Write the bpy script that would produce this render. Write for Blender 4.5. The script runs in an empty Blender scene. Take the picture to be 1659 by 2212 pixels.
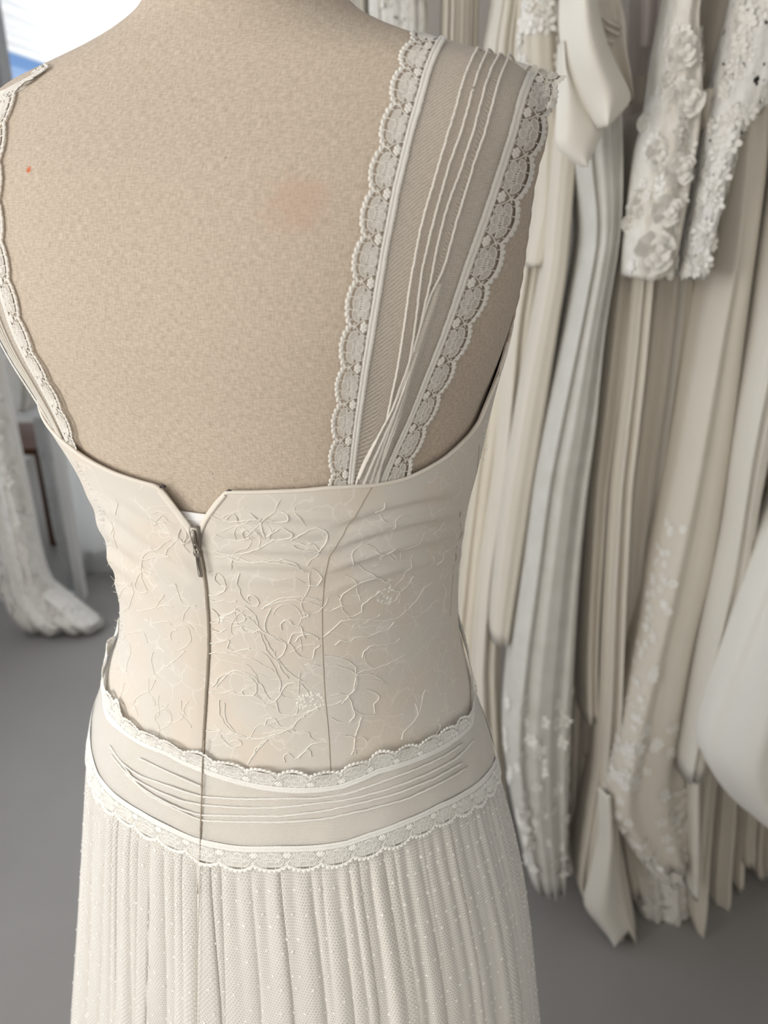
import bpy, math, random
import numpy as np

# ------------------------------------------------------------------ camera, world, lights, exposure
SC = bpy.context.scene
COL = SC.collection
FPX, CXP, CYP = 1660.0, 829.5, 1106.0           # focal length and centre for a 1659 x 2212 frame
PITCH = math.radians(21.6)
CAM = np.array([0.0, 0.0, 1.45])

cam_data = bpy.data.cameras.new('camera')
cam = bpy.data.objects.new('camera', cam_data)
COL.objects.link(cam)
cam.location = CAM
cam.rotation_euler = (math.pi / 2 - PITCH, 0, 0)
cam_data.sensor_fit = 'HORIZONTAL'
cam_data.sensor_width = 36.0
cam_data.lens = 36.0 * FPX / 1659.0
cam_data.clip_start = 0.02
cam_data.dof.use_dof = True
cam_data.dof.focus_distance = 0.47
cam_data.dof.aperture_fstop = 9.0
SC.camera = cam

world = bpy.data.worlds.new('World')
SC.world = world
world.use_nodes = True
wn = world.node_tree.nodes
wl = world.node_tree.links
wbg = wn['Background']
wtc = wn.new('ShaderNodeTexCoord')
wsep = wn.new('ShaderNodeSeparateXYZ')
wramp = wn.new('ShaderNodeValToRGB')
wl.new(wtc.outputs['Generated'], wsep.inputs[0])
wl.new(wsep.outputs['Z'], wramp.inputs[0])
wl.new(wramp.outputs[0], wbg.inputs[0])
wramp.color_ramp.elements[0].position = 0.0
wramp.color_ramp.elements[0].color = (0.30, 0.52, 0.90, 1)
wramp.color_ramp.elements[1].position = 0.6
wramp.color_ramp.elements[1].color = (0.07, 0.20, 0.62, 1)
wbg.inputs[1].default_value = 0.85


def area(name, loc, rot, sx, sy, power, color=(1, 1, 1)):
    d = bpy.data.lights.new(name, 'AREA')
    d.shape = 'RECTANGLE'
    d.size, d.size_y = sx, sy
    d.energy = power
    d.color = color
    o = bpy.data.objects.new(name, d)
    COL.objects.link(o)
    o.location = loc
    o.rotation_euler = rot
    return o


# daylight entering by the three window openings of the left wall and the shop window behind the camera
_R6 = math.radians(-6)


def wall_light(name, x, y, z, rot, sx, sy, power, color):
    c, q = math.cos(_R6), math.sin(_R6)
    return area(name, (x * c - y * q, x * q + y * c, z), (rot[0], rot[1], rot[2] + _R6), sx, sy, power, color)


wall_light('daylight_window_4', -1.25, 6.95, 1.50, (-math.pi / 2, 0, 0), 1.9, 1.3, 95, (0.96, 0.98, 1.0))
wall_light('daylight_window_1', -2.27, 4.5, 1.40, (0, -math.pi / 2, 0), 0.95, 1.75, 45, (0.96, 0.98, 1.0))
wall_light('daylight_window_2', -2.27, 1.1, 1.55, (0, -math.pi / 2, 0), 1.22, 1.7, 14, (0.95, 0.98, 1.0))
wall_light('daylight_window_3', -2.27, -1.3, 1.55, (0, -math.pi / 2, 0), 1.22, 1.7, 54, (1.0, 0.955, 0.885))
wall_light('daylight_shop_front', -0.3, -2.46, 1.40, (math.pi / 2, 0, 0), 3.2, 1.8, 10, (1.0, 0.95, 0.87))

SC.view_settings.view_transform = 'Standard'
SC.view_settings.look = 'None'
SC.view_settings.gamma = 1.0
SC.view_settings.use_curve_mapping = False
SC.view_settings.exposure = 0.0

rng = np.random.default_rng(7)
random.seed(7)

# ------------------------------------------------------------------ small helpers


def ray_dir(px, py):
    x = (np.asarray(px, float) - CXP) / FPX
    u = -(np.asarray(py, float) - CYP) / FPX
    c, s = math.cos(PITCH), math.sin(PITCH)
    return np.stack([x, c + u * s, -s + u * c], -1)


def at_y(px, py, Y):
    """point of the world on the plane y = Y that the camera sees at (px, py)"""
    d = ray_dir(px, py)
    return CAM + d * (np.asarray(Y, float) / d[..., 1])[..., None]


def at_floor(px, py, z=0.0):
    d = ray_dir(px, py)
    return CAM + d * ((z - CAM[2]) / d[..., 2])[..., None]


def project(p):
    d = np.asarray(p) - CAM
    c, s = math.cos(PITCH), math.sin(PITCH)
    f = d[..., 1] * c - d[..., 2] * s
    u = d[..., 1] * s + d[..., 2] * c
    return CXP + FPX * d[..., 0] / f, CYP - FPX * u / f


def resample(pts, n):
    """n points at even arc length along a polyline, smoothed"""
    pts = np.asarray(pts, float)
    s = np.r_[0, np.cumsum(np.linalg.norm(np.diff(pts, axis=0), axis=1))]
    t = np.linspace(0, s[-1], n)
    return np.stack([np.interp(t, s, pts[:, k]) for k in range(pts.shape[1])], -1)


def smooth(pts, it=2, closed=False):
    p = np.array(pts, float)
    for _ in range(it):
        q = p.copy()
        q[1:-1] = (p[:-2] + 2 * p[1:-1] + p[2:]) / 4
        p = q
    return p


class MB:
    """collects vertices and faces of one mesh"""

    def __init__(self):
        self.v, self.f, self.uv, self.n = [], [], {}, 0

    def add(self, verts, faces):
        verts = np.asarray(verts, float).reshape(-1, 3)
        self.v.append(verts)
        b = self.n
        self.f += [tuple(int(i) + b for i in f) for f in faces]
        self.n += len(verts)
        return b

    def box(self, lo, hi):
        x0, y0, z0 = lo
        x1, y1, z1 = hi
        self.add([(x0, y0, z0), (x1, y0, z0), (x1, y1, z0), (x0, y1, z0), (x0, y0, z1), (x1, y0, z1), (x1, y1, z1), (x0, y1, z1)],
                 [(0, 3, 2, 1), (4, 5, 6, 7), (0, 1, 5, 4), (1, 2, 6, 5), (2, 3, 7, 6), (3, 0, 4, 7)])

    def bar(self, a, b, r, k=8, r2=None):
        self.tube([a, b], r, k, r2)

    def tube(self, pts, r, k=5, r2=None, closed=False):
        p = np.asarray(pts, float)
        n = len(p)
        t = np.gradient(p, axis=0)
        t /= np.linalg.norm(t, axis=1)[:, None] + 1e-12
        ref = np.array([0.31, 0.52, 0.79])
        s = np.cross(t, ref)
        s /= np.linalg.norm(s, axis=1)[:, None] + 1e-12
        w = np.cross(t, s)
        rr = np.linspace(r, r if r2 is None else r2, n)[:, None, None]
        a = np.linspace(0, 2 * math.pi, k, endpoint=False)
        ring = p[:, None] + rr * (np.cos(a)[None, :, None] * s[:, None] + np.sin(a)[None, :, None] * w[:, None])
        f = [(i * k + j, i * k + (j + 1) % k, (i + 1) * k + (j + 1) % k, (i + 1) * k + j) for i in range(n - 1) for j in range(k)]
        f += [tuple(range(k - 1, -1, -1)), tuple((n - 1) * k + j for j in range(k))]
        self.add(ring.reshape(-1, 3), f)

    def grid(self, P, closed=False, flip=False):
        R, Cn = P.shape[:2]
        f = []
        for i in range(R - 1):
            for j in range(Cn if closed else Cn - 1):
                j2 = (j + 1) % Cn
                q = (i * Cn + j, i * Cn + j2, (i + 1) * Cn + j2, (i + 1) * Cn + j)
                f.append(q[::-1] if flip else q)
        return self.add(P.reshape(-1, 3), f)

    def build(self, name, mat, parent=None, shade=True, uv=None):
        me = bpy.data.meshes.new(name)
        v = np.concatenate(self.v) if self.v else np.zeros((0, 3))
        me.from_pydata(v.tolist(), [], self.f)
        me.update()
        if uv is not None:
            lay = me.uv_layers.new(name='UVMap')
            idx = np.empty(len(me.loops), np.int32)
            me.loops.foreach_get('vertex_index', idx)
            lay.data.foreach_set('uv', np.asarray(uv, np.float32)[idx].ravel())
        if shade:
            me.polygons.foreach_set('use_smooth', np.ones(len(me.polygons), bool))
        me.materials.append(mat)
        o = bpy.data.objects.new(name, me)
        COL.objects.link(o)
        if parent is not None:
            o.parent = parent
            o.matrix_parent_inverse = mat_inv(parent)
        return o


def mat_inv(o):
    from mathutils import Matrix
    return Matrix.Translation(-world_loc(o))


def world_loc(o):
    from mathutils import Vector
    p = Vector(o.location)
    q = o.parent
    return p if q is None else (p if o.type != 'EMPTY' else p)


def thing(name, label, cat, loc=(0, 0, 0), group=None):
    o = bpy.data.objects.new(name, None)
    o.empty_display_size = 0.05
    COL.objects.link(o)
    o.location = loc
    o['label'] = label
    o['category'] = cat
    if group:
        o['group'] = group
    return o


def structure(o):
    o['kind'] = 'structure'
    return o


# ------------------------------------------------------------------ materials


def new_mat(name, col, rough=0.85, sheen=0.0, spec=0.25):
    m = bpy.data.materials.new(name)
    m.use_nodes = True
    b = m.node_tree.nodes['Principled BSDF']
    b.inputs['Base Color'].default_value = (*col, 1)
    b.inputs['Roughness'].default_value = rough
    b.inputs['Specular IOR Level'].default_value = spec
    b.inputs['Sheen Weight'].default_value = sheen
    return m, m.node_tree, b


def noise_col(nt, b, c1, c2, scale, coord='Object', detail=4, stretch=None, lo=0.35, hi=0.65):
    tc = nt.nodes.new('ShaderNodeTexCoord')
    no = nt.nodes.new('ShaderNodeTexNoise')
    no.inputs['Scale'].default_value = scale
    no.inputs['Detail'].default_value = detail
    src = tc.outputs[coord]
    if stretch:
        mp = nt.nodes.new('ShaderNodeMapping')
        mp.inputs['Scale'].default_value = stretch
        nt.links.new(src, mp.inputs[0])
        src = mp.outputs[0]
    nt.links.new(src, no.inputs['Vector'])
    r = nt.nodes.new('ShaderNodeValToRGB')
    r.color_ramp.elements[0].color = (*c1, 1)
    r.color_ramp.elements[1].color = (*c2, 1)
    r.color_ramp.elements[0].position = lo
    r.color_ramp.elements[1].position = hi
    nt.links.new(no.outputs['Fac'], r.inputs[0])
    nt.links.new(r.outputs[0], b.inputs['Base Color'])
    return tc, no, r


def add_bump(nt, b, height, strength, dist):
    bp = nt.nodes.new('ShaderNodeBump')
    bp.inputs['Strength'].default_value = strength
    bp.inputs['Distance'].default_value = dist
    nt.links.new(height, bp.inputs['Height'])
    nt.links.new(bp.outputs[0], b.inputs['Normal'])
    return bp


def math_node(nt, op, a, b=None, c=None):
    n = nt.nodes.new('ShaderNodeMath')
    n.operation = op
    for i, v in enumerate((a, b, c)):
        if v is None:
            continue
        if isinstance(v, (int, float)):
            n.inputs[i].default_value = v
        else:
            nt.links.new(v, n.inputs[i])
    return n.outputs[0]


def cloth(name, c1, c2, rough=0.8, scale=14, sheen=0.1, bump=0.15, spec=0.2, fine=900):
    m, nt, b = new_mat(name, c1, rough, sheen, spec)
    tc, no, r = noise_col(nt, b, c1, c2, scale)
    n2 = nt.nodes.new('ShaderNodeTexNoise')
    n2.inputs['Scale'].default_value = fine
    nt.links.new(tc.outputs['Object'], n2.inputs['Vector'])
    add_bump(nt, b, n2.outputs['Fac'], bump, 0.0006)
    return m


def hex_alpha(nt, size, thick, squash=1.0):
    """1 on the threads of a hexagonal net whose cells are `size` metres across (UV in metres), 0 in its holes"""
    tc = nt.nodes.new('ShaderNodeTexCoord')
    sp = nt.nodes.new('ShaderNodeSeparateXYZ')
    nt.links.new(tc.outputs['UV'], sp.inputs[0])
    x = math_node(nt, 'DIVIDE', sp.outputs['X'], size)
    y = math_node(nt, 'DIVIDE', sp.outputs['Y'], size * squash)
    R3 = math.sqrt(3)

    def cell(ox, oy):
        a = math_node(nt, 'SUBTRACT', math_node(nt, 'FLOORED_MODULO', math_node(nt, 'ADD', x, ox), 1.0), 0.5)
        c = math_node(nt, 'SUBTRACT', math_node(nt, 'FLOORED_MODULO', math_node(nt, 'ADD', y, oy), R3), R3 / 2)
        ax = math_node(nt, 'ABSOLUTE', a)
        ay = math_node(nt, 'ABSOLUTE', c)
        return math_node(nt, 'MAXIMUM', ax, math_node(nt, 'ADD', math_node(nt, 'MULTIPLY', ax, 0.5), math_node(nt, 'MULTIPLY', ay, R3 / 2)))
    d = math_node(nt, 'MINIMUM', cell(0, 0), cell(0.5, R3 / 2))
    return math_node(nt, 'GREATER_THAN', d, 0.5 - thick)


def net_mat(name, col, size, thick, veil=0.25, rough=0.8, squash=1.0):
    """net: threads opaque, holes clear; the finest fibres give the holes a slight veil"""
    m, nt, b = new_mat(name, col, rough, 0.2, 0.2)
    al = hex_alpha(nt, size, thick, squash)
    a = math_node(nt, 'MAXIMUM', al, veil)
    nt.links.new(a, b.inputs['Alpha'])
    return m


# linen of the dress form
LINEN, lnt, lb = new_mat('linen', (0.60, 0.50, 0.385), 0.9, 0.1, 0.1)


def make_linen(spot, stain):
    nt, b = lnt, lb
    tc = nt.nodes.new('ShaderNodeTexCoord')

    def thread(sx, sy, lo, hi):
        mp = nt.nodes.new('ShaderNodeMapping')
        mp.inputs['Scale'].default_value = (sx, sy, 1)
        nt.links.new(tc.outputs['UV'], mp.inputs[0])
        n = nt.nodes.new('ShaderNodeTexNoise')
        n.noise_dimensions = '2D'
        n.inputs['Scale'].default_value = 1.0
        n.inputs['Detail'].default_value = 2.0
        nt.links.new(mp.outputs[0], n.inputs['Vector'])
        r = nt.nodes.new('ShaderNodeMapRange')
        r.inputs['From Min'].default_value = lo
        r.inputs['From Max'].default_value = hi
        nt.links.new(n.outputs['Fac'], r.inputs[0])
        return r.outputs[0]
    weft = thread(260, 1500, 0.3, 0.7)
    warp = thread(1500, 260, 0.3, 0.7)
    both = math_node(nt, 'MULTIPLY', math_node(nt, 'ADD', weft, warp), 0.5)
    big = nt.nodes.new('ShaderNodeTexNoise')
    big.inputs['Scale'].default_value = 9
    nt.links.new(tc.outputs['Object'], big.inputs['Vector'])
    mix = nt.nodes.new('ShaderNodeValToRGB')
    mix.color_ramp.elements[0].position = 0.15
    mix.color_ramp.elements[1].position = 0.85
    mix.color_ramp.elements[0].color = (0.455, 0.375, 0.29, 1)
    mix.color_ramp.elements[1].color = (0.635, 0.535, 0.43, 1)
    nt.links.new(both, mix.inputs[0])
    # neps: tiny dark specks in the cloth
    vo = nt.nodes.new('ShaderNodeTexVoronoi')
    vo.inputs['Scale'].default_value = 55
    nt.links.new(tc.outputs['Object'], vo.inputs['Vector'])
    sep = nt.nodes.new('ShaderNodeSeparateColor')
    nt.links.new(vo.outputs['Color'], sep.inputs[0])
    dot = math_node(nt, 'MULTIPLY', math_node(nt, 'LESS_THAN', vo.outputs['Distance'], 0.035), math_node(nt, 'GREATER_THAN', sep.outputs[0], 0.72))
    col = mix.outputs[0]

    def lay(col, fac, c):
        mx = nt.nodes.new('ShaderNodeMix')
        mx.data_type = 'RGBA'
        nt.links.new(fac, mx.inputs['Factor'])
        nt.links.new(col, mx.inputs['A'])
        mx.inputs['B'].default_value = (*c, 1)
        return mx.outputs['Result']
    col = lay(col, math_node(nt, 'MULTIPLY', dot, 0.6), (0.16, 0.12, 0.09))
    for (p, r0, c, k) in (spot, stain):
        vm = nt.nodes.new('ShaderNodeVectorMath')
        vm.operation = 'DISTANCE'
        nt.links.new(tc.outputs['Object'], vm.inputs[0])
        vm.inputs[1].default_value = p
        nz = math_node(nt, 'MULTIPLY', math_node(nt, 'SUBTRACT', big_noise(nt, tc, 2.2 / r0), 0.5), r0 * 1.2)
        mr = nt.nodes.new('ShaderNodeMapRange')
        mr.interpolation_type = 'SMOOTHSTEP'
        mr.inputs['From Min'].default_value = r0
        mr.inputs['From Max'].default_value = r0 * 0.3
        nt.links.new(math_node(nt, 'ADD', vm.outputs['Value'], nz), mr.inputs[0])
        col = lay(col, math_node(nt, 'MULTIPLY', mr.outputs[0], k), c)
    nt.links.new(col, b.inputs['Base Color'])
    add_bump(nt, b, both, 0.22, 0.0004)


def big_noise(nt, tc, scale):
    n = nt.nodes.new('ShaderNodeTexNoise')
    n.inputs['Scale'].default_value = scale
    nt.links.new(tc.outputs['Object'], n.inputs['Vector'])
    return n.outputs['Fac']


# lace covered satin of the bodice: pinkish cream ground, cooler net patches
BODICE, bnt, bb_ = new_mat('lace_over_satin', (0.78, 0.71, 0.62), 0.7, 0.15, 0.25)
_tc, _no, _r = noise_col(bnt, bb_, (0.735, 0.655, 0.555), (0.715, 0.665, 0.59), 22, detail=1.5, lo=0.42, hi=0.56)
_h = hex_alpha(bnt, 0.0021, 0.14)
_n3 = bnt.nodes.new('ShaderNodeTexNoise')
_n3.inputs['Scale'].default_value = 420
bnt.links.new(_tc.outputs['Object'], _n3.inputs['Vector'])
add_bump(bnt, bb_, math_node(bnt, 'ADD', math_node(bnt, 'MULTIPLY', _h, 0.5), _n3.outputs['Fac']), 0.22, 0.0005)

# fine thread tracery of the lace, too small to model: lighter, slightly raised wandering lines
_nd = bnt.nodes.new('ShaderNodeTexNoise')
_nd.inputs['Scale'].default_value = 55
bnt.links.new(_tc.outputs['Object'], _nd.inputs['Vector'])
_va = bnt.nodes.new('ShaderNodeVectorMath')
_va.operation = 'MULTIPLY_ADD'
bnt.links.new(_nd.outputs['Color'], _va.inputs[0])
_va.inputs[1].default_value = (.02, .02, .02)
bnt.links.new(_tc.outputs['Object'], _va.inputs[2])
_vo = bnt.nodes.new('ShaderNodeTexVoronoi')
_vo.feature = 'DISTANCE_TO_EDGE'
_vo.inputs['Scale'].default_value = 62
bnt.links.new(_va.outputs[0], _vo.inputs['Vector'])
_nm = bnt.nodes.new('ShaderNodeTexNoise')
_nm.inputs['Scale'].default_value = 30
bnt.links.new(_tc.outputs['Object'], _nm.inputs['Vector'])
_line = math_node(bnt, 'MULTIPLY', math_node(bnt, 'LESS_THAN', _vo.outputs['Distance'], 0.022), math_node(bnt, 'GREATER_THAN', _nm.outputs['Fac'], 0.47))
_lm = bnt.nodes.new('ShaderNodeMix')
_lm.data_type = 'RGBA'
bnt.links.new(math_node(bnt, 'MULTIPLY', _line, 0.5), _lm.inputs['Factor'])
bnt.links.new(_r.outputs[0], _lm.inputs['A'])
_lm.inputs['B'].default_value = (0.86, 0.81, 0.73, 1)
bnt.links.new(_lm.outputs['Result'], bb_.inputs['Base Color'])
CORD = new_mat('embroidery_cord', (0.90, 0.86, 0.78), 0.5, 0.2, 0.3)[0]
CORD_SOFT = new_mat('embroidery_cord_soft', (0.84, 0.785, 0.695), 0.6, 0.2, 0.3)[0]
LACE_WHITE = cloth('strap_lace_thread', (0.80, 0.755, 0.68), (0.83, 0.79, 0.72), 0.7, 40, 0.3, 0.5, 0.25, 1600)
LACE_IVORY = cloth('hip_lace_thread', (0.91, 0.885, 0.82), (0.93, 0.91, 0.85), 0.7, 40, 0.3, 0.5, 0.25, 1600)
PIPING = new_mat('cream_piping', (0.80, 0.735, 0.64), 0.7, 0.1, 0.2)[0]
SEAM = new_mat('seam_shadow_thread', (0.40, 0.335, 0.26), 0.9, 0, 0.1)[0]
ZIPMAT = new_mat('zip_teeth', (0.33, 0.28, 0.22), 0.7, 0, 0.2)[0]
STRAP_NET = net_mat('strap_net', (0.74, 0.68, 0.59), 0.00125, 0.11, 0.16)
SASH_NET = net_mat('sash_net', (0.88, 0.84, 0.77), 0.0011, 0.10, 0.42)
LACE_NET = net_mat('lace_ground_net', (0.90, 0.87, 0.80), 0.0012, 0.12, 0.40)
SKIRT_NET = net_mat('skirt_net', (0.90, 0.865, 0.80), 0.0023, 0.075, 0.55, squash=1.1)
SKIRT_NET_IN = net_mat('skirt_inner_net', (0.86, 0.82, 0.745), 0.0025, 0.08, 0.62, squash=1.1)
LINING = cloth('cream_lining', (0.82, 0.775, 0.69), (0.84, 0.80, 0.72), 0.75, 10, 0.1, 0.1)
METAL = new_mat('taupe_metal', (0.27, 0.24, 0.205), 0.45, 0, 0.5)[0]
METAL.node_tree.nodes['Principled BSDF'].inputs['Metallic'].default_value = 0.75
DARK_METAL = new_mat('black_hook_metal', (0.03, 0.02, 0.025), 0.4, 0, 0.5)[0]
WHITE_TAPE = new_mat('white_tape', (0.88, 0.87, 0.86), 0.5, 0, 0.3)[0]
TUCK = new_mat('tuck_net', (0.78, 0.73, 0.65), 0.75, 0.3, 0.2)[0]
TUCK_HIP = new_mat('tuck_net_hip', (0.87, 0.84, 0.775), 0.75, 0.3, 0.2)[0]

# ------------------------------------------------------------------ the torso surface S(phi, z)
TH = math.radians(19)
RV = np.array([math.cos(TH), -math.sin(TH), 0])
FV = np.array([math.sin(TH), math.cos(TH), 0])
Y0 = 0.5
LEV = np.array([(0.000, 0.3500, -0.1050, 0.200, 0.160, 2.0), (0.300, 0.2990, -0.0960, 0.180, 0.140, 2.05),
                (0.550, 0.2582, -0.0845, 0.165, 0.120, 2.10), (0.620, 0.2467, -0.0804, 0.162, 0.120, 2.10), (0.700, 0.2330, -0.0779, 0.159, 0.117, 2.10),
                (0.780, 0.2191, -0.0754, 0.154, 0.114, 2.10), (0.840, 0.2084, -0.0732, 0.150, 0.112, 2.10), (0.900, 0.1977, -0.0712, 0.145, 0.110, 2.10),
                (0.950, 0.1881, -0.0707, 0.140, 0.105, 2.10), (1.000, 0.1766, -0.0714, 0.134, 0.100, 2.10), (1.050, 0.1643, -0.0731, 0.125, 0.094, 2.10),
                (1.090, 0.1527, -0.0731, 0.117, 0.090, 2.10), (1.130, 0.1371, -0.0714, 0.110, 0.088, 2.10), (1.170, 0.1230, -0.0685, 0.108, 0.093, 2.13),
                (1.210, 0.1185, -0.0663, 0.111, 0.102, 2.17), (1.250, 0.1211, -0.0664, 0.115, 0.110, 2.20), (1.290, 0.1289, -0.0673, 0.119, 0.108, 2.24),
                (1.330, 0.1427, -0.0741, 0.121, 0.106, 2.28), (1.370, 0.1583, -0.0814, 0.120, 0.099, 2.30), (1.410, 0.1696, -0.0855, 0.115, 0.088, 2.30),
                (1.435, 0.1737, -0.0874, 0.109, 0.078, 2.30), (1.455, 0.1757, -0.0878, 0.101, 0.069, 2.30), (1.472, 0.1767, -0.0862, 0.094, 0.061, 2.29),
                (1.484, 0.1781, -0.0847, 0.087, 0.056, 2.27), (1.494, 0.1769, -0.0839, 0.081, 0.052, 2.24), (1.502, 0.1738, -0.0830, 0.077, 0.048, 2.22),
                (1.510, 0.1675, -0.0818, 0.072, 0.045, 2.20), (1.518, 0.1558, -0.0790, 0.069, 0.044, 2.18), (1.526, 0.1300, -0.0774, 0.066, 0.043, 2.15),
                (1.534, 0.1005, -0.0762, 0.062, 0.042, 2.13), (1.542, 0.0779, -0.0748, 0.059, 0.040, 2.11), (1.550, 0.0620, -0.0739, 0.057, 0.041, 2.08),
                (1.560, 0.0530, -0.0738, 0.056, 0.043, 2.05), (1.580, 0.0500, -0.0735, 0.053, 0.045, 2.0), (1.640, 0.0500, -0.0730, 0.052, 0.046, 2.0)])


def pchip(xk, yk, x):
    h = np.diff(xk)
    d = np.diff(yk) / h
    m = np.zeros_like(yk)
    w1, w2 = 2 * h[1:] + h[:-1], h[1:] + 2 * h[:-1]
    ok = d[:-1] * d[1:] > 0
    mm = np.zeros(len(d) - 1)
    mm[ok] = (w1 + w2)[ok] / (w1[ok] / d[:-1][ok] + w2[ok] / d[1:][ok])
    m[1:-1] = mm
    m[0], m[-1] = d[0], d[-1]
    x = np.clip(x, xk[0], xk[-1])
    i = np.clip(np.searchsorted(xk, x) - 1, 0, len(h) - 1)
    t = (x - xk[i]) / h[i]
    return (yk[i] * (2 * t ** 3 - 3 * t ** 2 + 1) + m[i] * h[i] * (t ** 3 - 2 * t ** 2 + t)
            + yk[i + 1] * (-2 * t ** 3 + 3 * t ** 2) + m[i + 1] * h[i] * (t ** 3 - t ** 2))


_ZT = np.linspace(0, 1.64, 1641)
_T = [pchip(LEV[:, 0], LEV[:, k], _ZT) for k in range(1, 6)]
_k = np.hanning(25)
_k /= _k.sum()
for _q in (2, 3):
    _T[_q] = np.convolve(np.pad(_T[_q], 12, 'edge'), _k, 'valid')


def par(z):
    return [np.interp(z, _ZT, t) for t in _T]


def S0(phi, z):
    a, s, bk, bf, n = par(z)
    sn, cs = np.sin(phi), np.cos(phi)
    e = 2 / n
    r = a * np.sign(sn) * np.abs(sn) ** e
    f = -np.where(cs > 0, bk, bf) * np.sign(cs) * np.abs(cs) ** e
    x = s + r * RV[0] + f * FV[0]
    y = Y0 + r * RV[1] + f * FV[1]
    return np.stack(np.broadcast_arrays(x, y, z), -1)


def Sn(phi, z):
    e = 2e-3
    dp = S0(phi + e, z) - S0(phi - e, z)
    dz = S0(phi, np.clip(z + e, 0, 1.63)) - S0(phi, np.clip(z - e, 0, 1.63))
    n = np.cross(dp, dz)
    n /= np.linalg.norm(n, axis=-1)[..., None] + 1e-12
    return n


def S(phi, z, off=0.0):
    phi, z = np.broadcast_arrays(np.asarray(phi, float), np.asarray(z, float))
    return S0(phi, z) + Sn(phi, z) * np.asarray(off)[..., None]


def cast(px, py, off=0.0):
    """(phi, z, hit) where the view ray of pixel (px, py) meets the torso surface"""
    d = ray_dir(np.ravel(px), np.ravel(py))
    t = np.linspace(0.25, 0.85, 1500)
    P = CAM + d[:, None] * t[None, :, None]
    z = np.clip(P[..., 2], 0, 1.64)
    a, s, bk, bf, n = par(z)
    dx, dy = P[..., 0] - s, P[..., 1] - Y0
    r = dx * RV[0] + dy * RV[1]
    f = dx * FV[0] + dy * FV[1]
    b = np.where(f < 0, bk, bf)
    v = (np.abs(r) / (a + off)) ** n + (np.abs(f) / (b + off)) ** n
    hit = (v < 1).any(1)
    i = np.where(hit, (v < 1).argmax(1), v.argmin(1))
    k = np.arange(len(i))
    sn = np.sign(r[k, i]) * (np.abs(r[k, i]) / (a[k, i] + off)) ** (n[k, i] / 2)
    cs = np.sign(-f[k, i]) * (np.abs(f[k, i]) / (b[k, i] + off)) ** (n[k, i] / 2)
    return np.arctan2(sn, cs), z[k, i], hit


def arc(phi_grid, z):
    """arc length of each row of a (rows, cols) parameter grid, measured from phi = 0"""
    P = S0(phi_grid, z)
    L = np.concatenate([np.zeros((P.shape[0], 1)), np.cumsum(np.linalg.norm(np.diff(P, axis=1), axis=2), axis=1)], 1)
    mid = np.array([np.interp(0, phi_grid[i], L[i]) for i in range(len(L))])
    return L - mid[:, None]


class Patch:
    """a strip of surface: P[rows, cols] points, N their normals; put(t, u, h) places points on it"""

    def __init__(self, P, N):
        self.P, self.N = P, N

    def put(self, t, u, h):
        R, Cn = self.P.shape[:2]
        a = np.clip(t, 0, 1) * (R - 1)
        b = np.clip(u, -0.3, 1.3) * (Cn - 1)
        i = np.clip(a.astype(int), 0, R - 2)
        j = np.clip(b.astype(int), 0, Cn - 2)
        fa, fb = (a - i)[:, None], (b - j)[:, None]

        def bl(G):
            return (G[i, j] * (1 - fa) * (1 - fb) + G[i + 1, j] * fa * (1 - fb) + G[i, j + 1] * (1 - fa) * fb + G[i + 1, j + 1] * fa * fb)
        n = bl(self.N)
        n /= np.linalg.norm(n, axis=1)[:, None] + 1e-12
        return bl(self.P) + n * np.asarray(h)[:, None]


# ------------------------------------------------------------------ lace trim built thread by thread


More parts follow.
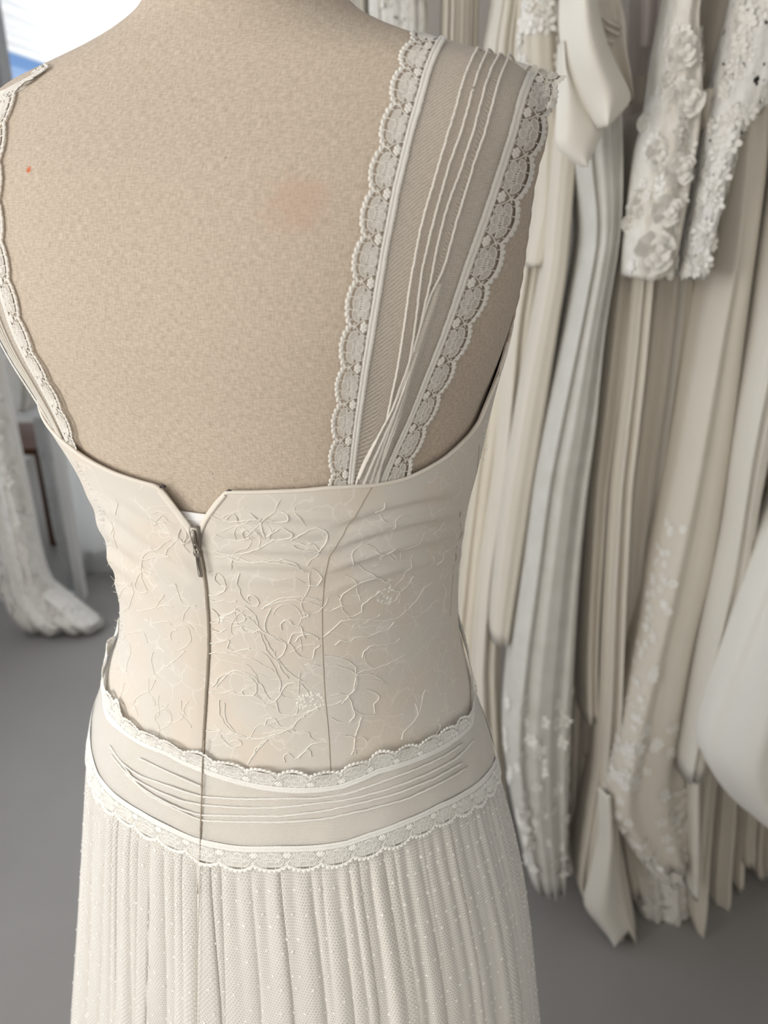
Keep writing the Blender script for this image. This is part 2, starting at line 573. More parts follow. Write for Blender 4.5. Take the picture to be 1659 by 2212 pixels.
class Lace:
    """flat pieces in strip coordinates: s counts motifs along the trim, w runs from the hem (0) to the scallops (1), h is height in metres"""

    def __init__(self):
        self.v, self.f, self.n = [], [], 0

    def add(self, v, f):
        self.v.append(np.asarray(v, float))
        self.f += [tuple(i + self.n for i in q) for q in f]
        self.n += len(v)

    def ribbon(self, pts, wd, h=0.0003, h0=0.0):
        """a raised thread: three vertices across"""
        p = np.asarray(pts, float)
        t = np.gradient(p * np.array([ASP, 1]), axis=0)
        nn = np.stack([-t[:, 1] / ASP, t[:, 0]], -1)
        nn /= (np.linalg.norm(nn * np.array([ASP, 1]), axis=1)[:, None] + 1e-9)
        hw = np.broadcast_to(np.asarray(wd, float) / 2, (len(p),))[:, None]
        hh = np.broadcast_to(np.asarray(h, float), (len(p),))
        L = np.c_[p - nn * hw, np.full(len(p), h0)]
        M = np.c_[p, h0 + hh]
        Rr = np.c_[p + nn * hw, np.full(len(p), h0)]
        v = np.stack([L, M, Rr], 1).reshape(-1, 3)
        f = []
        for i in range(len(p) - 1):
            for j in range(2):
                a = i * 3 + j
                f.append((a, a + 1, a + 4, a + 3))
        self.add(v, f)

    def blob(self, s, w, rs, rw, h, k=9, h0=0.0):
        a = np.linspace(0, 2 * math.pi, k, endpoint=False)
        o = np.c_[s + rs * np.cos(a), w + rw * np.sin(a), np.full(k, h0)]
        m = np.c_[s + .65 * rs * np.cos(a), w + .65 * rw * np.sin(a), np.full(k, h0 + h * .8)]
        v = np.r_[o, m, [[s, w, h0 + h]]]
        f = [(j, (j + 1) % k, k + (j + 1) % k, k + j) for j in range(k)] + [(k + j, k + (j + 1) % k, 2 * k) for j in range(k)]
        self.add(v, f)

    def petal(self, s, w, rs, rw, ang, seed, hatch=9):
        """an outlined petal filled with open satin stitches that run across the trim"""
        a = np.linspace(0, 2 * math.pi, 17)
        ca, sa = math.cos(ang), math.sin(ang)

        def tr(x, y):
            return s + (x * ca - y * sa) / ASP, w + x * sa + y * ca
        x, y = tr(rs * np.cos(a), rw * np.sin(a) * (1 - .18 * np.cos(a)))
        self.ribbon(np.c_[x, y], 0.030, 0.00035)
        rr = random.Random(seed)
        for q in np.linspace(-.86, .86, hatch):
            hw = math.sqrt(1 - q * q)
            j = rr.uniform(-.05, .05)
            x0, y0 = tr(rs * (q + j), -rw * hw)
            x1, y1 = tr(rs * (q - j), rw * hw)
            self.ribbon([(x0, y0), ((x0 + x1) / 2, (y0 + y1) / 2), (x1, y1)], 0.024, 0.00022)

    def mesh(self, name, patch, count, mat, parent, off=0.0):
        v = np.concatenate(self.v)
        P = patch.put(v[:, 0] / count, v[:, 1], v[:, 2] + off)
        m = MB()
        m.add(P, self.f)
        return m.build(name, mat, parent)


ASP = 1.15   # motif length over trim width


def lace_trim(count, phase=0.0, seed=0, detail=True, scal=.17):
    L = Lace()
    rr = random.Random(seed)
    lo, hi = 0, count
    # straight hem: a ribbed tape
    nr = 15
    k = np.arange(int(count * nr) + 1) / nr
    band = []
    for i, s in enumerate(k):
        h = 0.00045 if i % 2 else 0.00015
        e = 0.008 if i % 2 else 0.0
        band.append([(s, -.01 - e, 0), (s, .03, h), (s, .10, h * 1.1), (s, .115, h * .3), (s, .13, h * 1.1), (s, .19, h), (s, .215 + e, 0)])
    band = np.array(band)
    n, c = band.shape[:2]
    L.add(band.reshape(-1, 3), [(i * c + j, i * c + j + 1, (i + 1) * c + j + 1, (i + 1) * c + j) for i in range(n - 1) for j in range(c - 1)])
    for m in range(-1, int(count) + 1):
        s0 = m + phase

        def inside(s):
            return 0 <= s <= count

        def P(pts):
            p = np.array(pts, float) + np.array([s0, 0])
            p[:, 0] = np.clip(p[:, 0], 0, count)
            return p
        if not (-1 < s0 < count):
            continue
        if inside(s0 + .0):
            # oval knot of solid stitching with a lumpy outline
            for (x, y, r) in ((0, .34, .085), (-.09, .345, .055), (.09, .335, .055), (-.04, .40, .055), (.045, .40, .055), (-.04, .28, .05), (.045, .28, .05)):
                if inside(s0 + x):
                    L.blob(s0 + x, y, r, r * 1.05, .0004)
        # bars around the knot, from the hem to the crossing
        L.ribbon(P([(-.22, .22), (-.17, .36), (-.10, .50), (0, .60), (.08, .66)]), .034, .00035)
        L.ribbon(P([(.22, .22), (.17, .36), (.10, .50), (0, .60), (-.08, .66)]), .034, .00035)
        L.ribbon(P([(0, .60), (.0, .68), (.0, .92 - scal)]), .05, .00035)
        # two rows of petals
        for (x, y, rs, rw, an) in ((.24, .63, .17, .095, .55), (.50, .665, .165, .105, 0), (.76, .63, .17, .095, -.55),
                                   (.31, .40, .14, .10, .35), (.52, .385, .14, .105, 0), (.72, .40, .14, .10, -.35)):
            if 0 < s0 + x - .17 and s0 + x + .17 < count:
                L.petal(s0 + x, y, rs, rw, an, rr.random(), 9 if detail else 6)
        if 0 < s0 + .35 and s0 + .7 < count:
            for q in np.linspace(.30, .74, 9):   # solid stitching where the petals meet
                L.ribbon([(s0 + q, .42), (s0 + q + .01, .51), (s0 + q, .60)], .040, .0003)
            L.ribbon(P([(.28, .23), (.40, .29), (.50, .24), (.62, .29), (.76, .23)]), .028, .0003)
        # scalloped outer cord with its lumps
        q = np.linspace(0, 1, 13)
        w = .915 - scal + scal * np.sin(math.pi * q) ** .75
        L.ribbon(P(np.c_[q, w]), .085, .0004)
        for i, x in enumerate((.06, .19, .33, .47, .61, .75, .89)):
            if inside(s0 + x):
                wy = .955 - scal + scal * math.sin(math.pi * x) ** .75
                L.blob(s0 + x, wy, .075, .062 + .012 * (i % 2), .00055)
        # picots between the petals and the outer cord
        for x in (.14, .36, .64, .86):
            if inside(s0 + x):
                L.ribbon(P([(x, .70 + .03 * math.sin(math.pi * x)), (x, .90 - scal + scal * math.sin(math.pi * x))]), .03, .0003)
    return L


# ------------------------------------------------------------------ ROOM (structure)
XW, YF, YB, XR, ZC = -2.3, 7.0, -2.5, 2.7, 2.33
WALL = cloth('white_plaster', (0.80, 0.80, 0.79), (0.83, 0.83, 0.82), 0.9, 3, 0, 0.1)
TRIMM = new_mat('white_trim_paint', (0.86, 0.86, 0.85), 0.5, 0, 0.4)[0]
CEIL = new_mat('white_ceiling', (0.88, 0.88, 0.89), 0.9, 0, 0.1)[0]
GREYW = cloth('grey_render', (0.21, 0.21, 0.21), (0.26, 0.26, 0.255), 0.95, 40, 0, 0.3)

FLOORM, fnt, fb = new_mat('grey_concrete', (0.25, 0.245, 0.235), 0.55, 0, 0.3)
noise_col(fnt, fb, (0.29, 0.278, 0.262), (0.34, 0.327, 0.31), 1.6, detail=6, lo=0.3, hi=0.7)
_ftc = fnt.nodes.new('ShaderNodeTexCoord')
_fn = fnt.nodes.new('ShaderNodeTexNoise')
_fn.inputs['Scale'].default_value = 6
_fn.inputs['Detail'].default_value = 8
fnt.links.new(_ftc.outputs['Object'], _fn.inputs['Vector'])
add_bump(fnt, fb, _fn.outputs['Fac'], 0.25, 0.004)


def turn(m):
    """the walls stand 6 degrees askew to the view"""
    for v in m.v:
        x, y = v[:, 0].copy(), v[:, 1].copy()
        v[:, 0], v[:, 1] = x * C6 + y * S6, -x * S6 + y * C6


C6, S6 = math.cos(math.radians(6)), math.sin(math.radians(6))


def slab(name, boxes, mat, askew=True):
    m = MB()
    for lo, hi in boxes:
        m.box(lo, hi)
    if askew:
        turn(m)
    return structure(m.build(name, mat, shade=False))


slab('floor', [((XW - .2, YB - .2, -.1), (XR + .2, YF + .2, 0))], FLOORM)
slab('ceiling', [((XW - .2, YB - .2, ZC), (XR + .2, YF + .2, ZC + .1))], CEIL)
# left wall with three window openings
ZS, ZH = 0.92, 2.25
W1, W2, W3 = (3.6, 5.4), (0.25, 1.95), (-2.15, -0.45)
boxes = [((XW - .2, YB, 0), (XW, YF, ZS)), ((XW - .2, YB, ZH), (XW, YF, ZC))]
ys = [YB, W3[0], W3[1], W2[0], W2[1], W1[0], W1[1], YF]
for i in range(0, 8, 2):
    boxes.append(((XW - .2, ys[i], ZS), (XW, ys[i + 1], ZH)))
slab('wall_left', boxes, WALL)
slab('wall_front', [((XW - .2, YF, 0), (-2.2, YF + .2, ZC)), ((-.3, YF, 0), (XR + .2, YF + .2, ZC)), ((-2.2, YF, 0), (-.3, YF + .2, .8)), ((-2.2, YF, 2.2), (-.3, YF + .2, ZC))], WALL)
_m4 = MB()
for lo, hi in (((-2.2, YF + .07, .8), (-.3, YF + .12, .835)), ((-2.2, YF + .07, 2.165), (-.3, YF + .12, 2.2)), ((-2.2, YF + .07, .835), (-2.165, YF + .12, 2.165)), ((-.335, YF + .07, .835), (-.3, YF + .12, 2.165))):
    _m4.box(lo, hi)
turn(_m4)
W4 = structure(_m4.build('window_4', TRIMM, shade=False))
slab('wall_back', [((XW - .2, YB - .2, 0), (XR + .2, YB, ZC))], WALL)
slab('wall_right', [((XR, YB, 0), (XR + .2, YF, ZC))], WALL)
slab('wall_rack', [((-.22, 2.02, 0), (XR, 2.14, ZC))], cloth('taupe_wall', (0.50, 0.465, 0.42), (0.53, 0.49, 0.44), 0.9, 3, 0, 0.1), False)
# stepped cornice along the left wall
slab('trim_1', [((XW, YB, ZC - .03), (XW + .17, YF, ZC)), ((XW, YB, ZC - .07), (XW + .105, YF, ZC - .03)), ((XW, YB, ZC - .095), (XW + .08, YF, ZC - .07)),
                ((XW, YB, ZC - .13), (XW + .055, YF, ZC - .095)), ((XW, YB, ZC - .165), (XW + .03, YF, ZC - .13))], TRIMM)
GLASS = bpy.data.materials.new('window_glass')
GLASS.use_nodes = True
_g = GLASS.node_tree
_g.nodes.clear()
_o = _g.nodes.new('ShaderNodeOutputMaterial')
_m = _g.nodes.new('ShaderNodeMixShader')
_t = _g.nodes.new('ShaderNodeBsdfTransparent')
_gl = _g.nodes.new('ShaderNodeBsdfGlossy')
_gl.inputs['Roughness'].default_value = 0.02
_m.inputs[0].default_value = 0.05
_g.links.new(_t.outputs[0], _m.inputs[1])
_g.links.new(_gl.outputs[0], _m.inputs[2])
_g.links.new(_m.outputs[0], _o.inputs[0])
for wi, (y0, y1) in enumerate((W1, W2, W3)):
    m = MB()
    f = .035
    for lo, hi in (((XW - .12, y0, ZH - f), (XW - .07, y1, ZH)), ((XW - .12, y0, ZS), (XW - .07, y1, ZS + f)),
                   ((XW - .12, y0, ZS + f), (XW - .07, y0 + f, ZH - f)), ((XW - .12, y1 - f, ZS + f), (XW - .07, y1, ZH - f))):
        m.box(lo, hi)
    turn(m)
    w = structure(m.build('window_%d' % (wi + 1), TRIMM, shade=False))
    g = MB()
    g.box((XW - .10, y0 + f, ZS + f), (XW - .095, y1 - f, ZH - f))
    turn(g)
    g.build('pane', GLASS, w, shade=False)
g = MB()
g.box((-2.165, YF + .09, .835), (-.335, YF + .095, 2.165))
turn(g)
g.build('pane', GLASS, W4, shade=False)
# square grey pillar in front of the far window
p = at_y(18, 110, 3.40)
slab('pillar', [((p[0] - .34, 3.30, 0), (p[0], 3.40, ZC))], GREYW, False)

# ------------------------------------------------------------------ DRESS FORM
form = thing('dress_form', 'linen covered tailor dress form wearing the ivory lace strap gown', 'dress form', (-0.07, 0.5, 0))


def torso_inset(z):
    return -0.0035 + 0.0035 * np.clip((z - 1.34) / 0.06, 0, 1) ** 1 * (3 - 2 * np.clip((z - 1.34) / 0.06, 0, 1)) * np.clip((z - 1.34) / 0.06, 0, 1)


zz = np.r_[np.linspace(0.95, 1.46, 70), np.linspace(1.465, 1.565, 56), np.linspace(1.57, 1.635, 8)]
ph = np.linspace(-math.pi, math.pi, 193)
PH, ZZ = np.meshgrid(ph, zz)
inset = torso_inset(ZZ) - np.where(ZZ < 1.2, .006, 0)
PT = S(PH, ZZ, inset)
m = MB()
m.grid(PT)
uv = np.stack([arc(PH, ZZ), ZZ + 0 * PH], -1).reshape(-1, 2)
# lid of the neck and of the base
b = m.add(np.r_[[[PT[-1, :, 0].mean(), PT[-1, :, 1].mean(), 1.643]], [[PT[0, :, 0].mean(), PT[0, :, 1].mean(), .95]]], [])
nc = len(ph)
m.f += [(b, (len(zz) - 1) * nc + j, (len(zz) - 1) * nc + j + 1) for j in range(nc - 1)]
m.f += [(b + 1, j + 1, j) for j in range(nc - 1)]
uv = np.r_[uv, [[0, 1.6], [0, .9]]]
sp, st = cast([62, 640], [367, 440])[:2], None
spot_pts = S(sp[0], sp[1], 0.0)
make_linen((tuple(spot_pts[0] - np.array([-.07, .5, 0])), 0.0026, (0.62, 0.13, 0.035), 0.9), (tuple(spot_pts[1] - np.array([-.07, .5, 0])), 0.020, (0.55, 0.34, 0.25), 0.35))
m2 = MB()
m2.v, m2.f, m2.n = [np.concatenate(m.v) - np.array([-.07, .5, 0])], m.f, m.n


def build_local(mb, name, mat, parent, uv=None, shade=True):
    """mesh given in world space, stored relative to its parent's origin"""
    o_par = ORIG[parent.name]
    q = MB()
    q.v, q.f, q.n = [np.concatenate(mb.v) - o_par], mb.f, mb.n
    o = q.build(name, mat, None, shade, uv)
    o.parent = parent
    ORIG[o.name] = o_par
    return o


ORIG = {form.name: np.array([-.07, .5, 0])}
torso = build_local(m, 'torso', LINEN, form, uv)
# side seam cord of the form
for sgn in (1, -1):
    zs = np.linspace(1.30, 1.515, 60)
    m = MB()
    m.tube(S(np.full(60, sgn * math.radians(97)), zs, 0.0002 + 0.0003 * np.sin(np.arange(60) * 2.1)), .0007, 5)
    build_local(m, 'side_seam', LINEN, torso)
# neck cap, pole and tripod foot, under the skirt
m = MB()
c0 = PT[-1].mean(0)
for r0, z0, r1, z1 in ((.047, 1.638, .050, 1.652), (.012, 1.652, .016, 1.675), (.016, 1.675, .004, 1.69)):
    m.tube([(c0[0], c0[1], z0), (c0[0], c0[1], z1)], r0, 20, r1)
build_local(m, 'neck_cap', new_mat('dark_wood', (0.10, 0.05, 0.025), 0.4)[0], form)
m = MB()
m.tube([(-.07, .5, .05), (-.07, .5, 1.0)], .016, 14)
build_local(m, 'pole', new_mat('black_pole', (0.03, 0.03, 0.03), 0.35)[0], form)
for k in range(3):
    a = k * 2.094 + .4
    m = MB()
    m.tube([(-.07, .5, .30), (-.07 + .10 * math.cos(a), .5 + .10 * math.sin(a), .16), (-.07 + .19 * math.cos(a), .5 + .19 * math.sin(a), .012)], .012, 8)
    build_local(m, 'leg', bpy.data.materials['black_pole'], form)

# ------------------------------------------------------------------ THE GOWN ON THE FORM
gown = thing('lace_gown', 'ivory lace gown with sheer tucked straps zipped on the dress form', 'wedding dress', (-0.07, 0.5, 0))
ORIG[gown.name] = np.array([-.07, .5, 0])

ZIP_PX = np.array([(424, 1140), (426, 1158), (433, 1190), (440, 1225), (446, 1270), (451, 1340), (452, 1400), (448, 1470), (442, 1560), (439, 1640), (437, 1720), (433, 1800), (431, 1866), (429, 1930), (428, 2010), (426, 2100), (424, 2230)], float)
zp, zz_, _ = cast(ZIP_PX[:, 0], ZIP_PX[:, 1])
ZIPZ, ZIPP = zz_[::-1], zp[::-1]


def phi_zip(z):
    return np.interp(z, ZIPZ, ZIPP)


def phicurve(px, front, wrap_left=None):
    """z as a function of phi all round the body, from a traced curve on the visible side; `front` are (phi, z) points of the far side"""
    px = np.array(px, float)
    p, z, h = cast(px[:, 0], px[:, 1])
    p, z = p[h], z[h]
    o = np.argsort(p)
    p, z = p[o], z[o]
    fp = np.array(front, float)
    keep = (fp[:, 0] < p[0] - .05) | (fp[:, 0] > p[-1] + .05)
    P = np.r_[p, fp[keep, 0]]
    Z = np.r_[z, fp[keep, 1]]
    o = np.argsort(P)
    P, Z = P[o], Z[o]
    P = np.r_[P - 2 * math.pi, P, P + 2 * math.pi]
    Z = np.r_[Z, Z, Z]
    return lambda x: np.interp(x, P, Z)


NECK_L = [(158, 968), (200, 997), (250, 1021), (300, 1038), (338, 1048), (352, 1058), (385, 1103), (405, 1128), (422, 1150)]
NECK_R = [(426, 1152), (438, 1130), (452, 1106), (470, 1082), (490, 1061), (500, 1062), (600, 1060), (660, 1057), (710, 1052), (760, 1049), (800, 1047), (850, 1039), (880, 1031), (920, 1012), (960, 988), (990, 962), (1015, 937), (1035, 908)]
FRONT_NECK = [(-3.14, 1.40), (-2.6, 1.395), (-2.1, 1.40), (-1.75, 1.385), (-1.45, 1.35), (1.45, 1.352), (1.75, 1.385), (2.1, 1.40), (2.6, 1.395), (3.14, 1.40)]
neckL = phicurve(NECK_L + [(700, 1500)][:0], [(a, b) for a, b in FRONT_NECK if a < -1.2])
neckR = phicurve(NECK_R, [(a, b) for a, b in FRONT_NECK if a > 1.2])
HEM_HI = [(197, 1602), (222, 1668), (258, 1711), (313, 1747), (367, 1776), (428, 1803), (512, 1820), (602, 1821), (692, 1818), (747, 1809), (795, 1792), (867, 1766), (939, 1734), (994, 1707), (1041, 1671), (1062, 1631)]
SCAL_LO = [(190, 1665), (204, 1700), (233, 1747), (277, 1777), (324, 1808), (374, 1831), (421, 1851), (436, 1862), (512, 1877), (584, 1878), (674, 1875), (704, 1873), (758, 1860), (831, 1836), (903, 1804), (965, 1773), (1030, 1742), (1055, 1718), (1073, 1675)]
SCAL_HI = [(226, 1440), (240, 1480), (266, 1503), (282, 1537), (302, 1560), (352, 1582), (396, 1604), (439, 1615), (475, 1628), (540, 1645), (591, 1652), (640, 1655), (690, 1657), (722, 1655), (748, 1640), (780, 1632), (809, 1614), (842, 1608), (889, 1598), (918, 1585), (948, 1570), (975, 1553), (1004, 1532), (1014, 1496)]
HEM_LO = [(214, 1500), (240, 1550), (277, 1583), (313, 1606), (367, 1626), (403, 1646), (439, 1661), (475, 1675), (512, 1686), (566, 1699), (610, 1705), (656, 1707), (700, 1704), (740, 1697), (813, 1666), (867, 1650), (921, 1630), (975, 1600), (1012, 1566), (1028, 1500)]
zh_hi, zs_lo, zs_hi, zh_lo = (phicurve(c, [(-3.14, v), (-2.2, v), (2.2, v), (3.14, v)]) for c, v in ((HEM_HI, 1.125), (SCAL_LO, 1.10), (SCAL_HI, 1.195), (HEM_LO, 1.175)))


def wrinkle(P):
    """height of the drag lines that pull from the side seam across the back"""
    x, y = project(P)
    c = y + .36 * (x - 750) - .00045 * np.clip(x - 750, 0, None) ** 2
    m = np.clip((x - 690) / 120, 0, 1) * np.clip((1330 - c) / 90, 0, 1) * np.clip((c - 1095) / 30, 0, 1) * np.clip((1010 - x) / 60, 0, 1)
    d = .0016 * np.sin((c - 1100) / 50 * 2 * math.pi) * m + .0007 * np.sin((c - 1100) / 23 * 2 * math.pi + 1) * m
    c2 = y - .05 * (x - 450)
    m2 = np.clip((x - 450) / 60, 0, 1) * np.clip((760 - x) / 80, 0, 1) * np.clip((1300 - y) / 90, 0, 1) * np.clip((y - 1080) / 40, 0, 1)
    d += .0007 * np.sin(c2 / 34 * 2 * math.pi + .006 * x) * m2
    c3 = y - .75 * (x - 330)
    m3 = np.clip((430 - x) / 40, 0, 1) * np.clip((1330 - y) / 100, 0, 1) * np.clip((y - 1060) / 50, 0, 1)
    d += .0009 * np.sin(c3 / 55 * 2 * math.pi) * m3
    m4 = np.clip((y - 1500) / 60, 0, 1) * np.clip((x - 300) / 100, 0, 1)
    d += .0006 * np.sin(x / 90 + y / 60) * m4
    return d


BOD_OFF = 0.0012


def bodice_half(side):
    n, rws = 150, 110
    t = np.linspace(0, 1, n) ** 1.6
    top_f = neckR if side > 0 else neckL
    base = np.interp(t, [0, 1], [0, 1])
    z_est = np.full(n, 1.30)
    for _ in range(4):
        phc = phi_zip(z_est) + base * (side * math.pi - phi_zip(z_est)) + side * .004
        z_est = top_f(phc)
    zb = zs_lo(phc) + .006
    v = np.linspace(0, 1, rws)[:, None]
    Z = z_est[None] * (1 - v) + zb[None] * v
    pz = phi_zip(Z)
    PHI = pz + base[None] * (side * math.pi - pz) + side * .0045
    edge = np.clip(base * 40, 0, 1)[None]
    off = BOD_OFF - .0010 * (1 - edge) ** 2
    top = np.clip(v / .012, 0, 1)
    P0 = S(PHI, Z, off + 0 * Z)
    P = P0 + Sn(PHI, Z) * (wrinkle(P0) * np.clip(v * 12, 0, 1))[..., None]
    return PHI, Z, P


bod = {}
for side in (-1, 1):
    PHI, Z, P = bodice_half(side)
    bod[side] = (PHI, Z, P)
bm = MB()
uvs = []
for side in (-1, 1):
    PHI, Z, P = bod[side]
    N = Sn(PHI, Z)
    if side < 0:
        PHI, Z, P, N = PHI[:, ::-1], Z[:, ::-1], P[:, ::-1], N[:, ::-1]
    # outer face, and the turned-in inner edge at the top
    Pin = P[:6][::-1] - N[:6][::-1] * .0022
    G = np.concatenate([Pin, P], 0)
    bm.grid(G, flip=True)
    U = np.concatenate([arc(PHI, Z)[:6][::-1], arc(PHI, Z)], 0)
    V = np.concatenate([Z[:6][::-1], Z], 0)
    uvs.append(np.stack([U, V], -1).reshape(-1, 2))
bodice = build_local(bm, 'bodice', BODICE, gown, np.concatenate(uvs))
# piped neckline
for side in (-1, 1):
    P = bod[side][2][0]
    N = Sn(bod[side][0][0], bod[side][1][0])
    m = MB()
    m.tube(smooth(P - N * .0006 + np.array([0, 0, -.0002]), 1), .00125, 6)
    build_local(m, 'neckline_piping', PIPING, bodice)


def line_on_body(px, n, off, sm=2):
    q = smooth(resample(px, n), sm)
    p, z, h = cast(q[:, 0], q[:, 1], max(off, 0))
    P0 = S(p, z, 0 * z + off)
    return P0 + Sn(p, z) * wrinkle(P0)[:, None]


# princess seams and side seams
for px in ([(803, 1052), (770, 1108), (732, 1168), (710, 1205), (701, 1250), (696, 1320), (697, 1400), (702, 1500), (710, 1580), (714, 1650), (718, 1740), (722, 1810)],
           [(992, 1105), (996, 1150), (984, 1190), (976, 1260), (972, 1330)],
           [(1035, 960), (1030, 1020), (1018, 1060)]):
    m = MB()
    m.tube(line_on_body(px, 90, BOD_OFF - .0001), .00035, 5)
    build_local(m, 'seam', SEAM, bodice)

# zip fastener
zipo = None
q = ZIP_PX[1:14]
P = line_on_body(q, 160, BOD_OFF - .0008)
m = MB()
m.tube(P, .0011, 6)
for i in range(0, len(P) - 1):                      # the coil's teeth
    m.tube([P[i] + (P[i + 1] - P[i]) * .3 - RV * .0011, P[i] + (P[i + 1] - P[i]) * .3 + RV * .0011 - FV * .0004], .0005, 4)
zipo = build_local(m, 'zip', ZIPMAT, gown)


def tape(px, w, off, name, mat, parent):
    q = smooth(resample(px, 24), 1)
    p, z, _ = cast(q[:, 0], q[:, 1])
    P = S(p, z, 0 * z + off)
    t = np.gradient(P, axis=0)
    t /= np.linalg.norm(t, axis=1)[:, None]
    s = np.cross(t, Sn(p, z))
    N = Sn(p, z)
    m = MB()
    G = np.stack([P - s * w / 2, P - s * w / 4 + N * .0005, P + N * .0006, P + s * w / 4 + N * .0005, P + s * w / 2], 1)
    m.grid(G)
    return build_local(m, name, mat, parent)


tape([(350, 1056), (383, 1098), (410, 1135), (428, 1165)], .0042, .0022, 'zip_tape', PIPING, zipo)
tape([(489, 1066), (468, 1092), (447, 1122), (430, 1160)], .0020, .0016, 'zip_tape', PIPING, zipo)
# white facing that shows in the notch below the neck
fp, fz, _ = cast([398, 465], [1112, 1112])
F_ = []
for z in np.linspace(fz[0] + .0015, fz[0] - .025, 8):
    F_.append(S(np.linspace(-.155, .10, 14), np.full(14, z), np.full(14, -.0012)))
m = MB()
m.grid(np.array(F_))
facing = build_local(m, 'white_facing', WHITE_TAPE, gown)
facing['label'] = 'white tape facing inside the back notch'
m = MB()
m.tube(S(np.linspace(-.15, .10, 14), np.full(14, fz[0] - .003), np.full(14, -.0010)), .0004, 5)
build_local(m, 'facing_stitch', WHITE_TAPE, facing)

# slider and pull tab
up = np.array([0, 0, 1.0])


def body_frame(px, py, off):
    p, z, _ = cast([px], [py])
    o = S(p, z, np.array([off]))[0]
    n = Sn(p, z)[0]
    s = np.cross(up, n)
    s /= np.linalg.norm(s)
    return o, s, np.cross(n, s), n       # origin, towards camera right, up along the body, outward


def loft(m, o, sx, sy, sn, rings):
    """rings of (along, half width, low, high): a rounded bar along -sy"""
    k = 12
    a = np.linspace(0, 2 * math.pi, k, endpoint=False) + .2
    G = []
    for (l, hw, lo, hi) in rings:
        c, s = np.cos(a), np.sin(a)
        x = hw * np.sign(c) * np.abs(c) ** .6
        h = (lo + hi) / 2 + (hi - lo) / 2 * np.sign(s) * np.abs(s) ** .6
        G.append(o + x[:, None] * sx + l * -sy + h[:, None] * sn)
    b = m.grid(np.array(G), closed=True)
    n = len(rings)
    m.f += [tuple(b + j for j in range(k)), tuple(b + (n - 1) * k + j for j in range(k - 1, -1, -1))]


o, sx, sy, sn = body_frame(426, 1135, .0025)
d_ = np.array(S(*cast([441], [1218])[:2], np.array([.0035]))[0]) - o
sy = -d_ / np.linalg.norm(d_)
sx = np.cross(sy, sn)
sx /= np.linalg.norm(sx)
if sx[0] < 0:
    sx = -sx
m = MB()
loft(m, o, sx, sy, sn, [(-.0010, .0018, -.001, .0006), (.0, .0030, -.0012, .0016), (.003, .0034, -.0012, .0018), (.0065, .0028, -.0012, .0018), (.0105, .0019, -.001, .0016), (.0125, .0015, -.001, .001)])
loft(m, o + sn * .0016 + sx * .0002, sx, sy, sn, [(.0005, .0008, -.0002, .0004), (.0012, .0013, 0, .0016), (.004, .0013, 0, .0022), (.0078, .0012, 0, .0020), (.0095, .0010, -.0004, .001)])
slider = build_local(m, 'slider', METAL, zipo)
slider['label'] = 'taupe metal zip slider'
m = MB()
o2 = o - sy * .0088 + sn * .0012
loft(m, o2 - sx * .0009, sx, sy, sn, [(.0, .0005, .0004, .0012), (.003, .0006, .0002, .001), (.0062, .0006, 0, .0008)])
loft(m, o2 + sx * .0011, sx, sy, sn, [(-.001, .0005, .0004, .0012), (.003, .0005, .0002, .001), (.0062, .0005, 0, .0008)])
loft(m, o2 - sy * .0055, sx, sy, sn, [(-.0008, .0020, -.0003, .0007), (.0008, .0024, -.0003, .0009), (.0022, .0022, -.0003, .0008), (.0030, .0014, -.0003, .0007)])
loft(m, o2 - sy * .0080, sx, sy, sn, [(0, .0012, -.0002, .0008), (.004, .0014, -.0002, .0009), (.010, .0015, -.0002, .0008), (.0125, .0014, -.0002, .0007), (.0132, .0009, 0, .0005)])
loft(m, o2 - sy * .0085, sx, sy, sn, [(.001, .0004, .0006, .0014), (.006, .0005, .0006, .0015), (.011, .0004, .0005, .0012)])
build_local(m, 'pull_tab', METAL, zipo)
# small black hooks at both corners of the notch
for (hx, hy, dx) in ((496, 1060, 5), (353, 1050, -3)):
    p, z, _ = cast([hx - 5, hx, hx + 6], [hy + 1, hy - 2, hy + 1])
    m = MB()
    m.tube(S(p, z, np.full(3, .0004)), .0007, 6)
    build_local(m, 'hook', DARK_METAL, gown)

